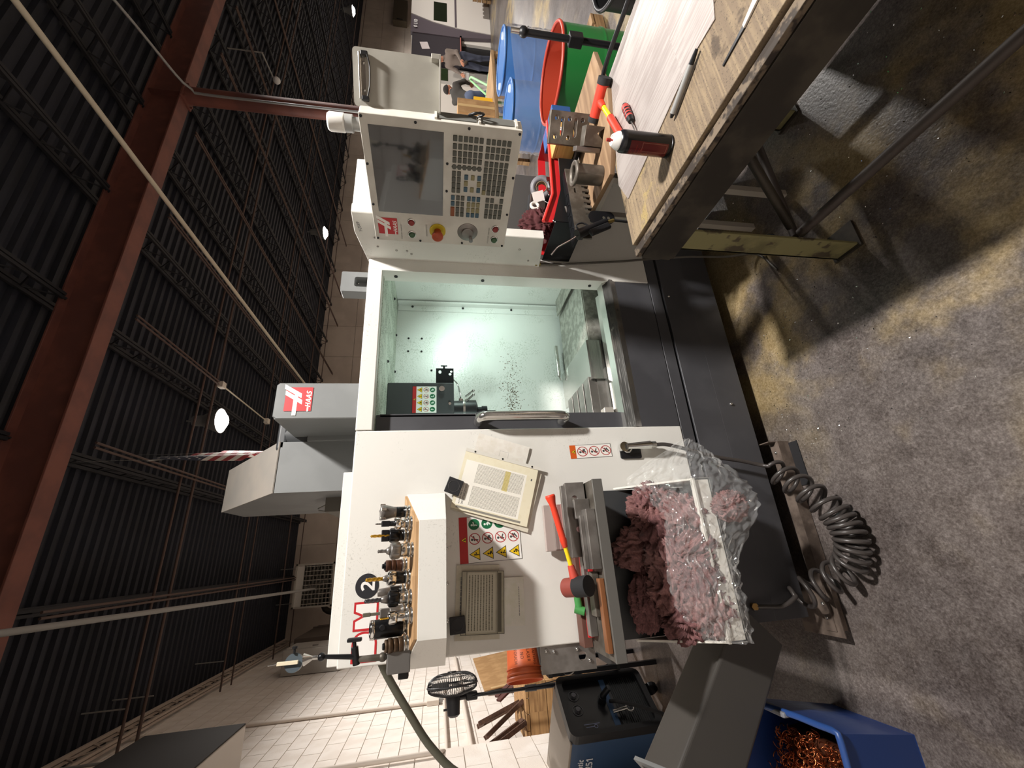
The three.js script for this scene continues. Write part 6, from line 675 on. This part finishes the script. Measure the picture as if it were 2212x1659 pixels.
  const w = thingW('wall_cabinet', 'dark olive wall cabinet high on the far back wall', 'cabinet', [26.5, 3.4, -13.4]); obj('body', bx(25.7, 27.6, 3.3, 4.0, -13.5, -13.2, 0.01), mat(0x5a5040, 0.6), w); obj('handle', bx(25.8, 25.84, 3.5, 3.8, -13.2, -13.17), MBK, w);
  const cam = thingW('ceiling_camera', 'small white dome camera on a short arm under the roof near the top edge', 'camera', [9.2, 4.9, -6.1]); obj('arm', rod([9.2, 5.0, -5.6], [9.2, 4.95, -6.05], 0.015), MPG, cam); obj('dome', T(new THREE.SphereGeometry(0.07, 20, 14), 9.2, 4.9, -6.1), mat(0xd8d8d8, 0.3), cam); obj('drop', rod([9.2, 5.6, -5.6], [9.2, 4.98, -5.6], 0.012), MPG, cam);
}
// ---------- two workers by the laser cutter
const segd = (p, a, b, ra, rb) => { const bx_ = b[0] - a[0], by = b[1] - a[1], bz = b[2] - a[2], px = p[0] - a[0], py = p[1] - a[1], pz = p[2] - a[2], L = bx_ * bx_ + by * by + bz * bz || 1e-9; const t = Math.max(0, Math.min(1, (px * bx_ + py * by + pz * bz) / L)); return Math.hypot(px - bx_ * t, py - by * t, pz - bz * t) - (ra + (rb - ra) * t); };
function sdf(bones, c, half, n, kk, colors) {
  const mc = new MarchingCubes(n, new THREE.MeshStandardMaterial(), false, false, 90000); mc.isolation = 0; const d = new Float32Array(bones.length);
  for (let z = 0; z < n; z++) for (let y = 0; y < n; y++) for (let x = 0; x < n; x++) { const p = [c[0] + (x / n * 2 - 1) * half, c[1] + (y / n * 2 - 1) * half, c[2] + (z / n * 2 - 1) * half]; let s = 1e9; for (const b of bones) { const q = segd(p, b[0], b[1], b[2], b[3]); const h = Math.max(kk - Math.abs(s - q), 0) / kk; s = Math.min(s, q) - h * h * kk * 0.25; } mc.field[x + y * n + z * n * n] = -s; }
  mc.update(); const N = mc.count, P = new Float32Array(N * 3), Cc = new Float32Array(N * 3), Nn = new Float32Array(N * 3);
  for (let i = 0; i < N; i++) { const p = [c[0] + mc.positionArray[i * 3] * half, c[1] + mc.positionArray[i * 3 + 1] * half, c[2] + mc.positionArray[i * 3 + 2] * half]; P.set(p, i * 3); Nn.set([mc.normalArray[i * 3], mc.normalArray[i * 3 + 1], mc.normalArray[i * 3 + 2]], i * 3); let best = 1e9, bc = 0; for (const b of bones) { const q = segd(p, b[0], b[1], b[2], b[3]); if (q < best) { best = q; bc = b[4]; } } Cc.set(colors[bc], i * 3); }
  const g = new THREE.BufferGeometry(); g.setAttribute('position', new THREE.BufferAttribute(P, 3)); g.setAttribute('normal', new THREE.BufferAttribute(Nn, 3)); g.setAttribute('color', new THREE.BufferAttribute(Cc, 3)); g.deleteAttribute('normal'); const m = mergeVertices(g, 1e-4); m.computeVertexNormals(); return m.toNonIndexed();
}
function hand(w, dir, side) {                       // palm and five unequal, bent fingers
  const D = V(...dir).normalize(), S = V(...side).normalize(), Nn = D.clone().cross(S), at = (a, b, c) => V(...w).addScaledVector(D, a).addScaledVector(S, b).addScaledVector(Nn, c).toArray(), r = [[at(0, 0, 0), at(0.09, 0, 0.005), 0.028, 0.034, 2], [at(0.05, -0.02, 0), at(0.09, -0.028, 0), 0.018, 0.018, 2], [at(0.05, 0.02, 0), at(0.09, 0.028, 0), 0.018, 0.018, 2]];
  [[-0.033, 0.062], [-0.011, 0.075], [0.011, 0.072], [0.033, 0.055]].forEach(([s, l]) => { r.push([at(0.095, s, 0), at(0.095 + l * 0.55, s * 1.1, 0.012), 0.0095, 0.009, 2], [at(0.095 + l * 0.55, s * 1.1, 0.012), at(0.095 + l * 0.9, s * 1.1, 0.04), 0.009, 0.008, 2]); }); r.push([at(0.03, -0.035, 0.005), at(0.07, -0.06, 0.02), 0.012, 0.01, 2], [at(0.07, -0.06, 0.02), at(0.1, -0.062, 0.032), 0.01, 0.009, 2]); return r;
}
function person(label, pos, ry, J, col) {
  const C3 = (h) => { const k = new THREE.Color(h); return [k.r, k.g, k.b]; }, colors = [C3(col.top), C3(col.legs), C3(0xa8735a), C3(0x2a2420), C3(col.hair)];
  const b = [[J.pel, J.chest, 0.14, 0.15, 0], [[J.chest[0], J.chest[1], J.chest[2] - 0.1], [J.chest[0], J.chest[1], J.chest[2] + 0.1], 0.12, 0.12, 0], [J.chest, J.neck, 0.11, 0.06, 0], [[J.pel[0], J.pel[1], J.pel[2] - 0.07], [J.pel[0], J.pel[1], J.pel[2] + 0.07], 0.13, 0.13, 1]];
  for (const s of ['L', 'R']) { b.push([J['sh' + s], J['el' + s], 0.066, 0.05, 0], [J['el' + s], J['wr' + s], 0.05, 0.036, 0], [J['hip' + s], J['kn' + s], 0.1, 0.068, 1], [J['kn' + s], J['an' + s], 0.068, 0.056, 1], [J['an' + s], [J['an' + s][0] + 0.16, 0.045, J['an' + s][2]], 0.05, 0.04, 3]); }
  b.push([J.neck, J.head, 0.055, 0.055, 2]);
  const parts = [sdf(b, [0.05, 0.92, 0], 1.0, 110, 0.05, colors)];
  for (const s of ['L', 'R']) { const w = J['wr' + s], e = J['el' + s], d = [w[0] - e[0], w[1] - e[1], w[2] - e[2]]; const h = hand(w, d, [0.2, 0.1, 1]); const q = V(...w).addScaledVector(V(...d).normalize(), 0.08).toArray(); parts.push(sdf(h, q, 0.13, 64, 0.012, colors)); }
  const H = J.head, hb = [[[H[0], H[1] + 0.04, H[2]], [H[0] - 0.02, H[1] + 0.06, H[2]], 0.09, 0.092, 2], [[H[0] + 0.03, H[1] - 0.02, H[2]], [H[0] + 0.045, H[1] - 0.07, H[2]], 0.06, 0.035, 2], [[H[0] + 0.095, H[1] + 0.03, H[2]], [H[0] + 0.115, H[1] - 0.005, H[2]], 0.01, 0.015, 2], [[H[0] + 0.085, H[1] - 0.04, H[2] - 0.02], [H[0] + 0.085, H[1] - 0.04, H[2] + 0.02], 0.012, 0.012, 2], [[H[0] - 0.01, H[1] + 0.03, H[2] - 0.09], [H[0] - 0.01, H[1], H[2] - 0.09], 0.014, 0.01, 2], [[H[0] - 0.01, H[1] + 0.03, H[2] + 0.09], [H[0] - 0.01, H[1], H[2] + 0.09], 0.014, 0.01, 2], [[H[0] + 0.08, H[1] + 0.035, H[2] - 0.032], [H[0] + 0.083, H[1] + 0.035, H[2] - 0.032], 0.012, 0.012, 3], [[H[0] + 0.08, H[1] + 0.035, H[2] + 0.032], [H[0] + 0.083, H[1] + 0.035, H[2] + 0.032], 0.012, 0.012, 3]];
  parts.push(sdf(hb, [H[0], H[1] + 0.02, H[2]], 0.2, 72, 0.02, colors));
  const t = thing('person', label, 'person', pos, ry), g = mergeGeometries(parts.map((p) => { for (const k of Object.keys(p.attributes)) if (!['position', 'normal', 'color'].includes(k)) p.deleteAttribute(k); return p; })), m = new THREE.Mesh(g, new THREE.MeshStandardMaterial({ vertexColors: true, roughness: 0.9 })); m.name = 'body'; m.castShadow = m.receiveShadow = true; t.add(m);
  const cap = new THREE.SphereGeometry(0.104, 24, 16, 0, Math.PI * 2, 0, Math.PI * 0.5); cap.rotateZ(0.25); obj('hair', cap.translate(H[0] - 0.018, H[1] + 0.062, H[2]), mat(col.hair, 0.9), t); return t;
}
person('worker in a brown-grey jacket and dark jeans standing by the laser cutter', [13.2, 0, -7.5], Math.PI * 0.98, { pel: [0, 0.98, 0], chest: [0.05, 1.34, 0], neck: [0.08, 1.52, 0], head: [0.12, 1.63, 0], shL: [0.05, 1.42, -0.19], elL: [0.1, 1.16, -0.24], wrL: [0.32, 1.05, -0.18], shR: [0.05, 1.42, 0.19], elR: [0.14, 1.15, 0.24], wrR: [0.38, 1.02, 0.16], hipL: [0, 0.92, -0.1], knL: [0.05, 0.5, -0.12], anL: [-0.02, 0.09, -0.13], hipR: [0, 0.92, 0.1], knR: [0.08, 0.5, 0.12], anR: [0.05, 0.09, 0.14] }, { top: 0x6e625a, legs: 0x2f3240, hair: 0x2a221c });
person('worker in a dark shirt and blue jeans leaning forward over the green cart', [10.35, 0, -6.75], 0.25, { pel: [-0.05, 0.9, 0], chest: [0.22, 1.2, 0], neck: [0.36, 1.32, 0], head: [0.47, 1.38, 0], shL: [0.24, 1.26, -0.19], elL: [0.42, 1.04, -0.22], wrL: [0.58, 0.88, -0.16], shR: [0.24, 1.26, 0.19], elR: [0.42, 1.04, 0.23], wrR: [0.6, 0.9, 0.14], hipL: [-0.05, 0.86, -0.1], knL: [0.05, 0.47, -0.12], anL: [-0.06, 0.09, -0.13], hipR: [-0.05, 0.86, 0.1], knR: [0.12, 0.48, 0.12], anR: [0.06, 0.09, 0.14] }, { top: 0x37332f, legs: 0x4d566c, hair: 0x201a16 });
renderer.render(scene, camera);
